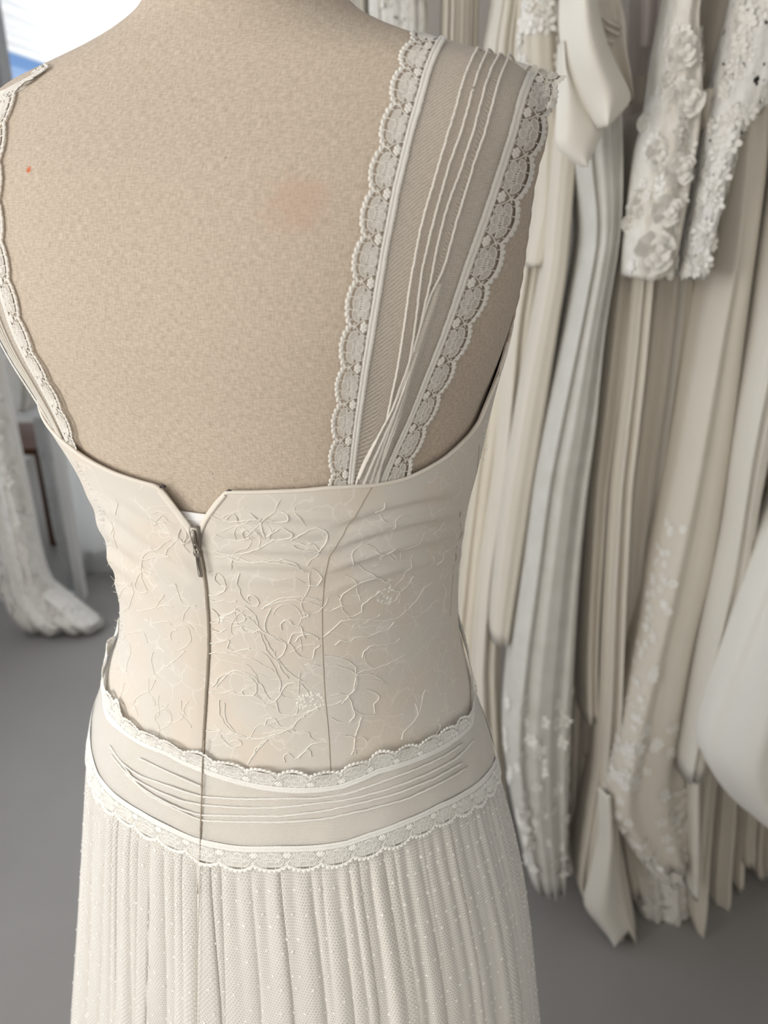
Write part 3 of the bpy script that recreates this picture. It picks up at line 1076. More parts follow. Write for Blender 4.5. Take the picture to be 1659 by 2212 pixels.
# ---- corded embroidery of the bodice
EMB = [[(130, 245), (250, 310), (400, 310), (540, 300), (600, 320), (640, 355), (690, 385)], [(130, 255), (200, 275), (330, 310), (520, 320), (620, 340), (660, 380)], [(120, 285), (230, 275), (320, 255), (420, 215), (480, 180)],
       [(75, 378), (140, 380), (180, 410), (190, 450), (180, 490), (130, 515), (85, 510)], [(200, 465), (150, 455), (115, 425), (130, 385)], [(270, 385), (250, 430), (280, 520), (330, 575), (390, 580), (385, 540), (340, 505), (310, 520), (330, 550)],
       [(400, 595), (450, 560), (520, 530), (610, 515), (700, 530), (765, 548)], [(430, 580), (520, 545), (600, 535), (690, 560), (750, 575)], [(460, 590), (430, 640), (415, 700), (440, 745), (490, 780), (545, 800)],
       [(100, 595), (140, 630), (160, 665), (130, 685), (95, 675)], [(150, 640), (200, 630), (240, 600), (290, 620), (310, 660), (250, 680), (190, 660)], [(300, 575), (345, 610), (375, 660), (390, 720), (440, 745)],
       [(270, 690), (310, 735), (360, 740), (400, 715)], [(230, 700), (260, 690), (320, 710), (380, 735)], [(290, 640), (330, 650), (370, 690), (395, 715)], [(390, 730), (410, 790), (440, 860), (490, 900), (520, 960), (560, 1010)],
       [(410, 745), (440, 800), (480, 870), (550, 960), (600, 1000), (660, 1030)], [(440, 745), (500, 770), (550, 800), (540, 860), (490, 890)], [(565, 800), (580, 750), (640, 730), (700, 745), (740, 780)], [(570, 800), (600, 850), (640, 885), (710, 895), (720, 830), (750, 810)],
       [(600, 790), (640, 745), (690, 745)], [(190, 855), (240, 870), (310, 880), (370, 905), (430, 940), (490, 980)], [(320, 830), (380, 840), (430, 870), (470, 920), (520, 1040), (510, 1090)], [(110, 1060), (150, 1000), (230, 965), (310, 970), (370, 1010), (410, 1070), (450, 1140), (490, 1150)],
       [(130, 1060), (190, 990), (260, 975), (350, 1010), (380, 1060), (360, 1105), (300, 1115), (270, 1085), (310, 1070), (360, 1090)], [(85, 1095), (130, 1085), (170, 1100), (220, 1080), (270, 1110), (350, 1110), (410, 1145), (470, 1160), (510, 1120), (520, 1080), (560, 1040), (620, 1030), (665, 1075), (700, 1120)],
       [(510, 1100), (560, 1130), (620, 1140), (660, 1120)], [(490, 1150), (500, 1210), (560, 1230), (650, 1220), (740, 1190)], [(150, 1140), (150, 1230), (200, 1310), (290, 1360), (400, 1365), (470, 1350), (560, 1310), (620, 1260), (680, 1210), (760, 1170)],
       [(180, 1160), (185, 1260), (240, 1330), (330, 1370), (430, 1370), (540, 1325), (600, 1290)], [(410, 1340), (480, 1325), (540, 1310), (570, 1330)], [(420, 1290), (430, 1250), (470, 1240), (500, 1265), (520, 1300), (560, 1300)], [(440, 1375), (380, 1430), (345, 1475), (320, 1520)],
       [(350, 1470), (370, 1420), (430, 1380)], [(590, 1310), (600, 1330), (640, 1325), (680, 1330), (690, 1370), (740, 1390), (790, 1385)], [(760, 1390), (690, 1410), (650, 1450), (620, 1490)], [(540, 1510), (530, 1470), (560, 1450), (590, 1480), (610, 1500), (640, 1460), (690, 1430), (700, 1480)],
       [(160, 1350), (200, 1400), (240, 1430), (290, 1400), (270, 1370), (210, 1390)], [(70, 1320), (120, 1330), (160, 1320)], [(190, 1345), (250, 1345), (300, 1365)],
       [(575, 190), (620, 160), (700, 115), (760, 110), (800, 150), (790, 200), (740, 250)], [(330, 20), (380, 60), (410, 110), (420, 170)], [(80, 30), (140, 60), (220, 75), (330, 60), (400, 55)], [(600, 195), (650, 210), (700, 205)], [(590, 215), (640, 245), (700, 240), (750, 260)],
       [(430, 165), (480, 130), (520, 110), (560, 130), (600, 150), (560, 180), (470, 185)], [(300, 190), (280, 130), (320, 110), (370, 130), (410, 170)], [(130, 150), (200, 185), (290, 190), (330, 170)], [(440, 60), (500, 80), (560, 70), (560, 30), (520, 10)],
       [(780, 605), (820, 605), (860, 580), (900, 575)], [(870, 545), (880, 510), (930, 480), (980, 440), (1050, 405), (1100, 400), (1140, 440), (1190, 420)], [(1000, 610), (1010, 560), (1060, 520), (1110, 490), (1160, 470), (1230, 490), (1200, 550), (1120, 560), (1080, 530)],
       [(1230, 490), (1290, 440), (1310, 400)], [(870, 635), (950, 640), (1000, 610)], [(770, 760), (820, 720), (880, 665), (950, 655), (1050, 655), (1150, 660), (1230, 640), (1280, 590), (1320, 550), (1370, 470), (1410, 430)], [(840, 810), (870, 780), (930, 790), (970, 760), (1040, 760), (1100, 730), (1160, 715), (1190, 670)],
       [(1000, 885), (1020, 840), (1050, 810), (1110, 805), (1190, 800), (1225, 770)], [(770, 870), (840, 880), (920, 900), (970, 945), (965, 985)], [(800, 930), (880, 940), (940, 965), (970, 990)], [(970, 995), (1010, 960), (1080, 950), (1150, 930), (1210, 890), (1260, 870)], [(970, 990), (1040, 985), (1090, 995), (1130, 1030)],
       [(965, 1000), (960, 1060), (940, 1100), (910, 1110), (860, 1100), (810, 1110)], [(975, 1000), (970, 1050), (950, 1090)], [(920, 1110), (950, 1180), (960, 1240), (920, 1280), (860, 1270), (820, 1245)], [(880, 1160), (910, 1130), (935, 1100)], [(790, 1170), (850, 1165), (880, 1140)],
       [(955, 1200), (1010, 1235), (1080, 1230)], [(1080, 1220), (1075, 1160), (1110, 1130), (1085, 1090), (1020, 1080)], [(1000, 1240), (980, 1300), (960, 1360), (960, 1420), (940, 1470)], [(900, 1350), (940, 1360), (960, 1370)], [(970, 1370), (1020, 1360), (1030, 1390)], [(960, 1425), (965, 1470)],
       [(1240, 1380), (1260, 1320), (1320, 1270), (1350, 1200), (1365, 1110), (1380, 1070), (1400, 1090)], [(1340, 1230), (1320, 1160)], [(1470, 1290), (1460, 1340), (1420, 1370)], [(1115, 310), (1140, 270), (1200, 265), (1215, 300)], [(1110, 300), (1130, 260), (1170, 240), (1190, 225)], [(1060, 350), (1110, 330), (1150, 330)],
       [(1450, 330), (1470, 290), (1500, 250), (1530, 240)], [(1420, 150), (1460, 120), (1500, 80)], [(660, 770), (640, 700), (590, 690), (560, 650), (510, 680), (520, 720)], [(640, 620), (680, 610), (690, 640), (640, 650)], [(700, 350), (740, 370), (770, 420), (720, 460), (680, 455)], [(95, 545), (180, 545), (250, 550)],
       [(90, 860), (150, 850), (190, 855)], [(95, 800), (150, 790), (200, 780)], [(100, 710), (140, 740), (190, 715)], [(660, 930), (700, 920), (760, 940)], [(210, 780), (190, 830), (250, 850), (330, 830)]]


def cord(mb, px, n, r, off, bead=.12):
    P = line_on_body(px, n, off, 2)
    rr = r * (1 + bead * np.sin(np.arange(len(P)) * 2.4))
    t = np.gradient(P, axis=0)
    t /= np.linalg.norm(t, axis=1)[:, None] + 1e-9
    N = np.array([-.25, -.95, .15])
    s = np.cross(t, N)
    s /= np.linalg.norm(s, axis=1)[:, None] + 1e-9
    w = np.cross(s, t)
    a = np.linspace(0, 2 * math.pi, 5, endpoint=False)
    ring = P[:, None] + rr[:, None, None] * (np.cos(a)[None, :, None] * s[:, None] + np.sin(a)[None, :, None] * w[:, None])
    mb.grid(ring, closed=True)


m = MB()
for e in EMB:
    e = np.array(e, float) * .3617 + np.array([420, 1100])
    L = np.linalg.norm(np.diff(e, axis=0), axis=1).sum()
    jit = smooth(resample(e, max(8, int(L / 3))), 5)
    wig = rng.normal(0, 1.5, (len(jit), 2))
    jit[1:-1] += smooth(wig, 1)[1:-1]
    cord(m, jit, max(8, int(L / 2.0)), .00034, BOD_OFF + .0002)
emb = build_local(m, 'embroidery_cord', CORD, bodice)
# finer sprigs, mostly on the left back and the upper edge, where the threads are nearly the colour of the ground
m = MB()
rr = random.Random(3)


def sprig(x, y, a, n, step, bend):
    pts = [(x, y)]
    for _ in range(n):
        a += rr.uniform(-bend, bend)
        x += step * math.cos(a)
        y += step * math.sin(a)
        pts.append((x, y))
    return pts


zones = [(215, 1100, 420, 1560, 46), (455, 1075, 700, 1180, 16), (470, 1200, 690, 1620, 20), (720, 1080, 980, 1560, 22), (820, 1000, 1010, 1150, 8), (300, 1560, 430, 1600, 6), (300, 1040, 400, 1140, 8)]
for (x0, y0, x1, y1, k) in zones:
    for _ in range(k):
        x, y = rr.uniform(x0, x1), rr.uniform(y0, y1)
        pts = sprig(x, y, rr.uniform(0, 6.28), rr.randint(5, 12), rr.uniform(6, 11), .75)
        q = np.array(pts)
        if q[:, 0].min() < x0 - 15 or q[:, 0].max() > x1 + 20:
            continue
        zc = np.interp(q[:, 1], ZIP_PX[:, 1], ZIP_PX[:, 0])
        if (np.abs(q[:, 0] - zc) < 8).any() or q[:, 1].min() < 1075:
            continue
        cord(m, smooth(resample(q, len(q) * 3), 3), len(q) * 4, .00027, BOD_OFF + .0001)
fine = build_local(m, 'fine_embroidery', CORD_SOFT, bodice)
fine['kind'] = 'stuff'
# raised flower of clustered knots beside the princess seam, and one on the side panel
for (cx, cy, rad, n) in ((672, 1512, 30, 46), (655, 1530, 16, 20), (835, 1283, 24, 26), (480, 1333, 9, 10)):
    m = MB()
    for _ in range(n):
        a, d = rr.uniform(0, 6.28), rad * math.sqrt(rr.random())
        px, py = cx + d * math.cos(a), cy + d * .75 * math.sin(a)
        p, z, _h = cast([px], [py])
        c = S(p, z, np.array([BOD_OFF]))[0]
        n_ = Sn(p, z)[0]
        s_ = np.cross(up, n_)
        s_ /= np.linalg.norm(s_)
        t_ = np.cross(n_, s_)
        r = rr.uniform(.0006, .0014)
        k = 7
        aa = np.linspace(0, 6.283, k, endpoint=False)
        ring = c + r * (np.cos(aa)[:, None] * s_ + np.sin(aa)[:, None] * t_)
        b0 = m.add(np.r_[ring, [c + n_ * r * .6]], [(j, (j + 1) % k, k) for j in range(k)])
    build_local(m, 'embroidered_flower', CORD, bodice)['kind'] = 'stuff'

# frayed lace threads along the side seams
m = MB()
for (x0, y0, x1, y1, n, dx) in ((1048, 890, 1036, 1010, 16, 10), (160, 985, 215, 1085, 12, -7), (215, 1085, 262, 1290, 22, -7), (264, 1330, 252, 1440, 10, -7), (1000, 1090, 984, 1250, 10, 6)):
    for _ in range(n):
        f_ = rr.random()
        px, py = x0 + (x1 - x0) * f_ - dx * .6, y0 + (y1 - y0) * f_
        p, z, _h = cast([px], [py])
        a0 = S(p, z, np.array([.001]))[0]
        n_ = Sn(p, z)[0]
        L_ = rr.uniform(.0015, .0040)
        side = np.array([math.copysign(1, dx), 0, 0])
        m.tube([a0, a0 + (n_ * .4 + side * .7) * L_ * .6 + up * rr.uniform(-.4, .5) * L_, a0 + (n_ * .3 + side * .9) * L_ + up * rr.uniform(-.8, .9) * L_], .00016, 4, .00008)
fr = build_local(m, 'frayed_threads', CORD, bodice)
fr['kind'] = 'stuff'

# ---- hip sash: net band with tucks between two lace trims
SO = .0022
NP = 321
pp = np.linspace(-math.pi, math.pi, NP)


def band(za, zb, rows, off, ripple=None):
    zA, zB = za(pp), zb(pp)
    u = np.linspace(0, 1, rows)[None]
    Z = zA[:, None] * (1 - u) + zB[:, None] * u
    PHI = np.repeat(pp[:, None], rows, 1)
    o = off + (0 if ripple is None else ripple(PHI, Z, u))
    return Patch(S(PHI, Z, o + 0 * Z), Sn(PHI, Z)), PHI, Z


sash_patch, PHI, Z = band(lambda x: zh_lo(x) + .004, lambda x: zh_hi(x) - .004, 24, SO, lambda p, z, u: .0002 * (1.3 + np.sin(p * 23 + 3 * u)) + .0002 * (1.1 + np.sin(p * 9 + 1)))
m = MB()
m.grid(sash_patch.P)
A = arc(PHI.T, Z.T).T
sash = build_local(m, 'hip_sash', SASH_NET, gown, np.stack([A, Z], -1).reshape(-1, 2))
lp, _, _ = band(zh_lo, zs_hi, 6, SO + .0013, lambda p, z, u: .0016 * u ** 2 * (1 + np.sin(p * 31) * .5) + .0028 * np.clip(-p - .75, 0, .5) * (1 + np.sin(p * 37 + 2 * u)))
lt = lace_trim(44, 0.1, 1, scal=.22)
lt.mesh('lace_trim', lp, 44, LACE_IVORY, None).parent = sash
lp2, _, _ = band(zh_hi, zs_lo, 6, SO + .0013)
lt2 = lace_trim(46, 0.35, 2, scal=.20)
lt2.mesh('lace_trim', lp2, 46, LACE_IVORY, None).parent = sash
for (pt_, nm_) in ((lp, 44), (lp2, 46)):
    uu = np.linspace(.15, .80, 5)
    tt = np.linspace(0, 1, 400)
    T_, U_ = np.meshgrid(tt, uu, indexing='ij')
    G_ = pt_.put(T_.ravel(), U_.ravel(), np.full(T_.size, -.0001)).reshape(400, 5, 3)
    mq = MB()
    mq.grid(G_)
    mq.build('lace_ground', LACE_NET, None, True, np.stack([T_ * 1.05, U_ * .022], -1).reshape(-1, 2)).parent = sash
for o_ in sash.children:
    o_.data.transform(__import__('mathutils').Matrix.Translation((.07, -.5, 0)))
    ORIG[o_.name] = ORIG[gown.name]
TUCKS = [[(236, 1612), (262, 1650), (300, 1678), (360, 1698), (436, 1722), (520, 1728), (600, 1728), (690, 1727), (760, 1716), (830, 1690), (900, 1664), (960, 1637), (1000, 1610)],
         [(240, 1632), (275, 1675), (330, 1706), (390, 1730), (436, 1740), (520, 1747), (600, 1748), (690, 1738), (760, 1729), (850, 1704), (930, 1672), (990, 1640), (1025, 1600)],
         [(262, 1650), (300, 1700), (350, 1730), (400, 1752), (436, 1762), (520, 1765), (610, 1766), (700, 1755), (780, 1737), (860, 1716), (940, 1684), (1000, 1650)],
         [(270, 1672), (320, 1718), (370, 1744), (436, 1774), (520, 1778), (610, 1779), (700, 1772), (790, 1752), (880, 1728), (960, 1690), (1010, 1660)],
         [(300, 1640), (360, 1668), (400, 1685), (436, 1700)]]
for tk in TUCKS:
    m = MB()
    m.tube(line_on_body(tk, 90, SO + .0012, 3), .0007, 5)
    build_local(m, 'tuck', TUCK_HIP, sash)

m = MB()
m.tube(line_on_body([(442, 1600), (439, 1640), (437, 1720), (433, 1800), (431, 1872)], 60, SO + .0016), .0005, 5)
build_local(m, 'seam', SEAM, sash)

# ---- skirt: lining and gathered dotted net
zz = np.r_[np.linspace(0, 1, 90) ** 1.15]
NC = 900
ph = np.linspace(-math.pi, math.pi, NC + 1)


def fold_field(nf, seed, sharp=1.0):
    r = np.random.default_rng(seed)
    k = np.sort((np.arange(nf) + r.uniform(-.46, .46, nf)) / nf) * 2 * math.pi - math.pi
    amp = r.uniform(.10, 1.35, nf)
    kk = np.r_[k[-1] - 2 * math.pi, k, k[0] + 2 * math.pi]
    aa = np.r_[amp[-1], amp, amp[0]]

    def f(p):
        p = (p + math.pi) % (2 * math.pi) - math.pi
        i = np.clip(np.searchsorted(kk, p) - 1, 0, len(kk) - 2)
        t = (p - kk[i]) / (kk[i + 1] - kk[i])
        return np.sin(2 * math.pi * t) * aa[i], (aa[i] * (1 - t) + aa[i + 1] * t) * np.cos(2 * math.pi * t)
    return f


def skirt_layer(nf, seed, base, ampl, tang, ztop, drift=.05, zend=.012):
    f = fold_field(nf, seed)
    g = fold_field(nf * 2 + 5, seed + 1)
    zt = ztop(ph)
    Zs = zt[None] * (1 - zz[:, None]) + zend * zz[:, None]
    d = (zt[None] - Zs)
    PHI = np.repeat(ph[None], len(zz), 0)
    grow = np.clip(d / .35, 0, 1) ** .8
    fade = np.clip(1 - d / .30, 0, 1)
    s1, c1 = f(PHI + drift * np.sin(d * 3 + PHI))
    s2, c2 = g(PHI)
    r = base + .0008 + ampl * (grow * c1 + .35 * fade * np.clip(d / .02, 0, 1) * c2)
    tshift = tang * (grow * s1 + .3 * fade * s2)
    Q = PHI + tshift
    return PHI, Zs, S(Q, Zs, r - np.clip(d / .25, 0, 1) * .002), d


PHI, Zs, P, d = skirt_layer(40, 5, -.009, .0045, .0, lambda x: zs_lo(x) + .012)
m = MB()
m.grid(P, flip=True)
skirt_root = build_local(m, 'skirt_lining', LINING, gown)
PHI, Zs, P, d = skirt_layer(66, 11, -.0040, .0030, .016, lambda x: zs_lo(x) + .008)
m = MB()
m.grid(P, flip=True)
uvn = np.stack([PHI * .27, Zs], -1).reshape(-1, 2)
net_in = build_local(m, 'inner_net', SKIRT_NET_IN, gown, uvn)
PHI, Zs, P, d = skirt_layer(54, 23, .0, .0036, .030, lambda x: zs_lo(x) + .007)
m = MB()
m.grid(P, flip=True)
uvn = np.stack([PHI * .27, Zs], -1).reshape(-1, 2)
net_out = build_local(m, 'dotted_net', SKIRT_NET, gown, uvn)
# woven dots of the outer net
m = MB()
N = np.cross(np.gradient(P, axis=1), np.gradient(P, axis=0))
N /= np.linalg.norm(N, axis=2)[..., None] + 1e-12
N[N[..., 0] * (P[..., 0] + .07) + N[..., 1] * (P[..., 1] - .5) < 0] *= -1
nd = 0
for row, z in enumerate(np.arange(1.09, .35, -.0155)):
    for c in range(0, 118):
        j = int((c + (.5 if row % 2 else 0)) / 118 * NC + rr.uniform(-1.5, 1.5)) % NC
        i = int(np.abs(Zs[:, j] - z).argmin())
        if d[i, j] < .012:
            continue
        q, n_ = P[i, j], N[i, j]
        s_ = np.cross(up, n_)
        s_ /= np.linalg.norm(s_) + 1e-9
        t_ = np.cross(n_, s_)
        k = 8
        aa = np.linspace(0, 6.283, k, endpoint=False) + rr.random()
        rad = .00115 * np.array([1.25, .75] * 4) * rr.uniform(.8, 1.15)
        ring = q + n_ * .0002 + rad[:, None] * (np.cos(aa)[:, None] * s_ + np.sin(aa)[:, None] * t_)
        m.add(np.r_[ring, [q + n_ * .0008]], [(a_, (a_ + 1) % k, k) for a_ in range(k)])
        nd += 1
dots = build_local(m, 'woven_dots', new_mat('dot_thread', (0.92, 0.89, 0.83), 0.8, 0.2, 0.2)[0], net_out)
dots['kind'] = 'stuff'
# centre back seam of the skirt
m = MB()
m.tube(line_on_body([(432, 1860), (431, 1900), (430, 1960), (428, 2040), (426, 2130), (424, 2225)], 60, .003), .0003, 5)
build_local(m, 'seam', new_mat('skirt_seam', (0.60, 0.55, 0.46), 0.9)[0], net_out)

# ---- straps
E0 = [(893, 66), (866, 104), (863, 130), (848, 150), (845, 190), (838, 222), (822, 262), (818, 305), (800, 348), (793, 400), (780, 445), (776, 500), (762, 545), (757, 594), (747, 640), (744, 690), (732, 735), (732, 785), (722, 830), (724, 870), (714, 910), (717, 950), (708, 990), (710, 1020), (709, 1056)]
E1 = [(966, 88), (944, 121), (931, 155), (916, 216), (899, 270), (882, 338), (865, 405), (849, 489), (835, 557), (829, 600), (812, 700), (796, 799), (783, 898), (774, 965), (764, 1056)]
E2 = [(1150, 142), (1131, 175), (1116, 216), (1102, 280), (1085, 331), (1068, 381), (1048, 445), (1024, 513), (997, 587), (972, 666), (945, 742), (915, 825), (889, 898), (862, 958), (838, 1004), (822, 1052)]
E3 = [(1222, 166), (1208, 200), (1196, 235), (1183, 270), (1172, 310), (1156, 355), (1146, 398), (1126, 446), (1116, 496), (1093, 540), (1080, 580), (1068, 618), (1044, 662), (1021, 716), (1006, 760), (985, 800), (969, 840), (950, 880), (938, 915), (920, 950), (903, 990), (884, 1044)]
RW = 90


def strap_off(z):
    return torso_inset(z) * .6 + .0010


def cast_strip(ca, cb, cols, extra=0.0):
    """grid of surface points between two traced edges; where the outer edge leaves the body the cloth carries on straight"""
    a, b = smooth(resample(ca, RW), 14), smooth(resample(cb, RW), 14)
    u = np.linspace(0, 1, cols)[None, :, None]
    q = a[:, None] * (1 - u) + b[:, None] * u
    p, z, h = cast(q[..., 0], q[..., 1], .001)
    p, z, h = p.reshape(RW, cols), z.reshape(RW, cols), h.reshape(RW, cols)
    G = S(p, z, strap_off(z) + extra)
    dep = (G - CAM) @ np.array([0, math.cos(PITCH), -math.sin(PITCH)])
    # distance along the view for points past the outline
    for i in range(RW):
        ok = h[i]
        if ok.all():
            continue
        k = np.where(ok)[0]
        if len(k) < 2:
            continue
        last = k[-1]
        for j in range(last + 1, cols):
            dep[i, j] = dep[i, last] + .0012 * (j - last)
    dd = ray_dir(q[..., 0], q[..., 1])
    miss = ~h
    G[miss] = (CAM + dd * dep[..., None])[miss]
    Nn = Sn(p, z)
    return G, Nn, p, z, q


def over_shoulder(G, N, sgn=1, steps=12):
    """carry the top rows of a strap over the shoulder ridge and down the front"""
    top, n0 = G[0], N[0]
    ex, en = [], []
    for k in range(steps, 0, -1):
        a = k / steps
        sh = FV * (.052 * a) - RV * (.022 * a) + np.array([0, 0, (.003 if sgn > 0 else 0) * math.sin(a * 3.1) - (.036 if sgn > 0 else .075) * a ** (2.0 if sgn > 0 else 1.0)])
        ex.append(top + sh)
        nn = n0 * (1 - a) + (FV * .8 + up * .6) * a + up * .8 * math.sin(a * 3.14)
        en.append(nn / np.linalg.norm(nn, axis=1)[:, None])
    return np.concatenate([np.array(ex), G], 0), np.concatenate([np.array(en), N], 0)


def blend_uv(G):
    a = np.concatenate([np.zeros((G.shape[0], 1)), np.cumsum(np.linalg.norm(np.diff(G, axis=1), axis=2), 1)], 1)
    b = np.concatenate([np.zeros((1, G.shape[1])), np.cumsum(np.linalg.norm(np.diff(G, axis=0), axis=2), 0)], 0)
    return np.stack([a, b], -1).reshape(-1, 2)


TUCK_PX = [[(1031, 113), (1016, 140), (1000, 180), (985, 235), (968, 290), (951, 345), (935, 400), (919, 452), (905, 506), (895, 560), (887, 600), (878, 660), (868, 730), (858, 800), (846, 860), (838, 905)],
           [(1054, 116), (1036, 150), (1020, 200), (1004, 260), (987, 310), (970, 355), (957, 400), (943, 450), (930, 500), (918, 550), (909, 590), (902, 650), (893, 720), (882, 790), (868, 850)],
           [(1078, 125), (1062, 150), (1047, 190), (1034, 240), (1020, 290), (1003, 340), (990, 380), (972, 425), (958, 470), (947, 515), (938, 555), (930, 600), (918, 650), (905, 710), (892, 760)],
           [(1100, 127), (1083, 158), (1070, 200), (1056, 250), (1042, 300), (1024, 345), (1012, 390), (996, 440), (981, 490), (968, 540), (955, 585), (942, 610), (926, 640), (908, 700), (893, 750), (878, 800), (860, 850), (846, 890), (830, 925), (812, 955), (795, 985), (778, 1020), (770, 1050)]]
FAN = [[(900, 760), (872, 840), (850, 900), (828, 950), (806, 1000), (786, 1048)], [(885, 800), (866, 860), (846, 915), (830, 960), (814, 1005), (800, 1050)],
       [(895, 780), (878, 840), (862, 890), (846, 935), (830, 980), (814, 1050)], [(870, 830), (848, 885), (822, 935), (798, 985), (776, 1035)], [(880, 845), (864, 900), (845, 950), (826, 1000), (808, 1048)]]

for side in ('right', 'left'):
    pieces = {}
    for key, (ca, cb, cols, ex) in {'net': (E1, E2, 26, 0.0), 'inner': (E1, E0, 8, .0004), 'outer': (E2, E3, 8, .0004)}.items():
        G, N, p, z, q = cast_strip(ca, cb, cols, ex)
        if side == 'left':
            # the other shoulder: same cloth, mirrored, set along its own traced inner edge
            lx = np.array([(95, 141), (70, 160), (50, 183), (30, 220), (18, 260), (8, 330), (5, 400), (7, 480), (14, 540), (30, 620), (52, 700), (75, 765), (100, 815), (118, 855), (140, 905), (158, 955), (162, 975)], float)
            lp_, lz_, lh_ = cast(lx[:, 0], lx[:, 1], .001)
            e0p, e0z, _ = cast(*smooth(resample(E0, RW), 3).T, .001)
            lrs = smooth(resample(lx, RW), 3)
            lp_, lz_, lh_ = cast(lrs[:, 0], lrs[:, 1], .001)
            delta = smooth((lp_ + e0p)[:, None], 6)
            dz_ = smooth((lz_ - e0z)[:, None], 6)
            if key == 'outer':
                e1p = cast(*smooth(resample(E1, RW), 3).T, .001)[0]
                u = np.linspace(0, 1, cols)[None]
                p = p[:, :1] + u * .36 * (p[:, :1] - e1p[:, None])
                z = z[:, :1] + 0 * u
            pl = -p + delta
            z = z + dz_
            G = S(pl, z, strap_off(z) + ex)
            N = Sn(pl, z)
        pieces[key] = over_shoulder(G, N, 1 if side == 'right' else -1)
    G, N = pieces['net']
    if side == 'right':
        # the net is gathered into a fold at the foot of the strap
        pass
    m = MB()
    m.grid(G)
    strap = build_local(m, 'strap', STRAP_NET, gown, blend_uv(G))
    extra = 12 / (RW + 11)
    for key, sd, edge, ky in (('inner', 5, (E0, E1), (101, 155, 233, 324, 418, 516, 610, 706, 795, 875, 954, 1027)), ('outer', 6, (E3, E2), (175, 248, 332, 428, 523, 613, 698, 781, 855, 926, 996))):
        G, N = pieces[key]
        pt = Patch(G, N)
        # the crossings of the motifs stand where the photograph shows them
        ymid = (resample(edge[0], RW)[:, 1] + resample(edge[1], RW)[:, 1]) / 2
        kt = (12 + np.interp(ky, ymid, np.arange(RW))) / (RW + 11)
        st0, st1 = .055, kt[-1] - kt[-2]
        kt = np.r_[kt[0] - st0 * np.array([3, 2, 1]), kt, kt[-1] + st1, kt[-1] + 2 * st1]
        k0 = int(np.searchsorted(kt, 0))
        kt = kt[max(k0 - 1, 0):]
        cnt = float(len(kt) - 1)
        L = lace_trim(cnt, 0, sd)
        v = np.concatenate(L.v)
        mm = MB()
        mm.add(pt.put(np.clip(np.interp(v[:, 0], np.arange(len(kt)), kt), 0, 1), v[:, 1], v[:, 2] + .0002), L.f)
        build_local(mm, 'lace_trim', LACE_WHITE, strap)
    if side == 'right':
        for tk in TUCK_PX:
            qq = smooth(resample(tk, 110), 4)
            p, z, h = cast(qq[:, 0], qq[:, 1], .001)
            Pt = S(p, z, strap_off(z) + .0011)
            top = Pt[0]
            pre = np.array([top + FV * (.05 * a) + np.array([0, 0, .003 * math.sin(a * 3.1) - .03 * a ** 2]) for a in np.linspace(1, .08, 10)])
            m = MB()
            m.tube(np.concatenate([pre, Pt]), .00062, 6)
            build_local(m, 'tuck', TUCK, strap)
        for fnp in FAN:
            qq = smooth(resample(fnp, 50), 3)
            p, z, h = cast(qq[:, 0], qq[:, 1], .001)
            m = MB()
            m.tube(S(p, z, strap_off(z) + .0012 + .0006 * np.sin(np.linspace(0, 3.1, 50))), .0004, 5, .0010)
            build_local(m, 'gathered_fold', TUCK, strap)
        # the overlapped net of the big fold
        a = smooth(resample([(942, 612), (905, 715), (878, 805), (846, 893), (812, 955), (770, 1052)], 60), 2)
        b = smooth(resample([(958, 612), (925, 715), (898, 805), (880, 880), (858, 945), (822, 1052)], 60), 2)
        u = np.linspace(0, 1, 10)[None, :, None]
        q = a[:, None] * (1 - u) + b[:, None] * u
        p, z, h = cast(q[..., 0], q[..., 1], .001)
        p, z = p.reshape(60, 10), z.reshape(60, 10)
        G = S(p, z, strap_off(z) + .0010 + .0012 * np.sin(u[..., 0] * math.pi) + .0003 * np.sin(u[..., 0] * 30))
        m = MB()
        m.grid(G)
        build_local(m, 'net_fold', STRAP_NET, strap, blend_uv(G) * np.array([1.7, 1]))
    else:
        Gn = pieces['net'][0]
        for c in (7, 10, 13, 16):
            m = MB()
            m.tube(smooth(Gn[:, c] + N[:, min(c, N.shape[1] - 1)] * .0008, 2), .00062, 6)
            build_local(m, 'tuck', TUCK, strap)

# ------------------------------------------------------------------ GOWNS ON THE RAIL
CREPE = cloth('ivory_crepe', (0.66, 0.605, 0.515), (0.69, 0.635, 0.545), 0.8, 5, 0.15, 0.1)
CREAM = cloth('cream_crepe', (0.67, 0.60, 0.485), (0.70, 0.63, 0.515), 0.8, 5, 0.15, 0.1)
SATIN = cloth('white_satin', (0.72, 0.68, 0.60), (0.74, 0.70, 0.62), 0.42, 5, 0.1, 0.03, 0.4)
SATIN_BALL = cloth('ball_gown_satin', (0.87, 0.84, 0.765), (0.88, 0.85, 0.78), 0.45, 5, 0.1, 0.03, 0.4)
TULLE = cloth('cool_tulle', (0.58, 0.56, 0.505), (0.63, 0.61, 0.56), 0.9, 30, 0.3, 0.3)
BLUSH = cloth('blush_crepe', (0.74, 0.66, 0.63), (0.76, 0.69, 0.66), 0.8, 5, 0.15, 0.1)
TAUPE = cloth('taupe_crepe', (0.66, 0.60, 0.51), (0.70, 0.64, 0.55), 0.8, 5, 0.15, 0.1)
BACKLACE = new_mat('raised_lace', (0.84, 0.81, 0.75), 0.7, 0.2, 0.25)[0]


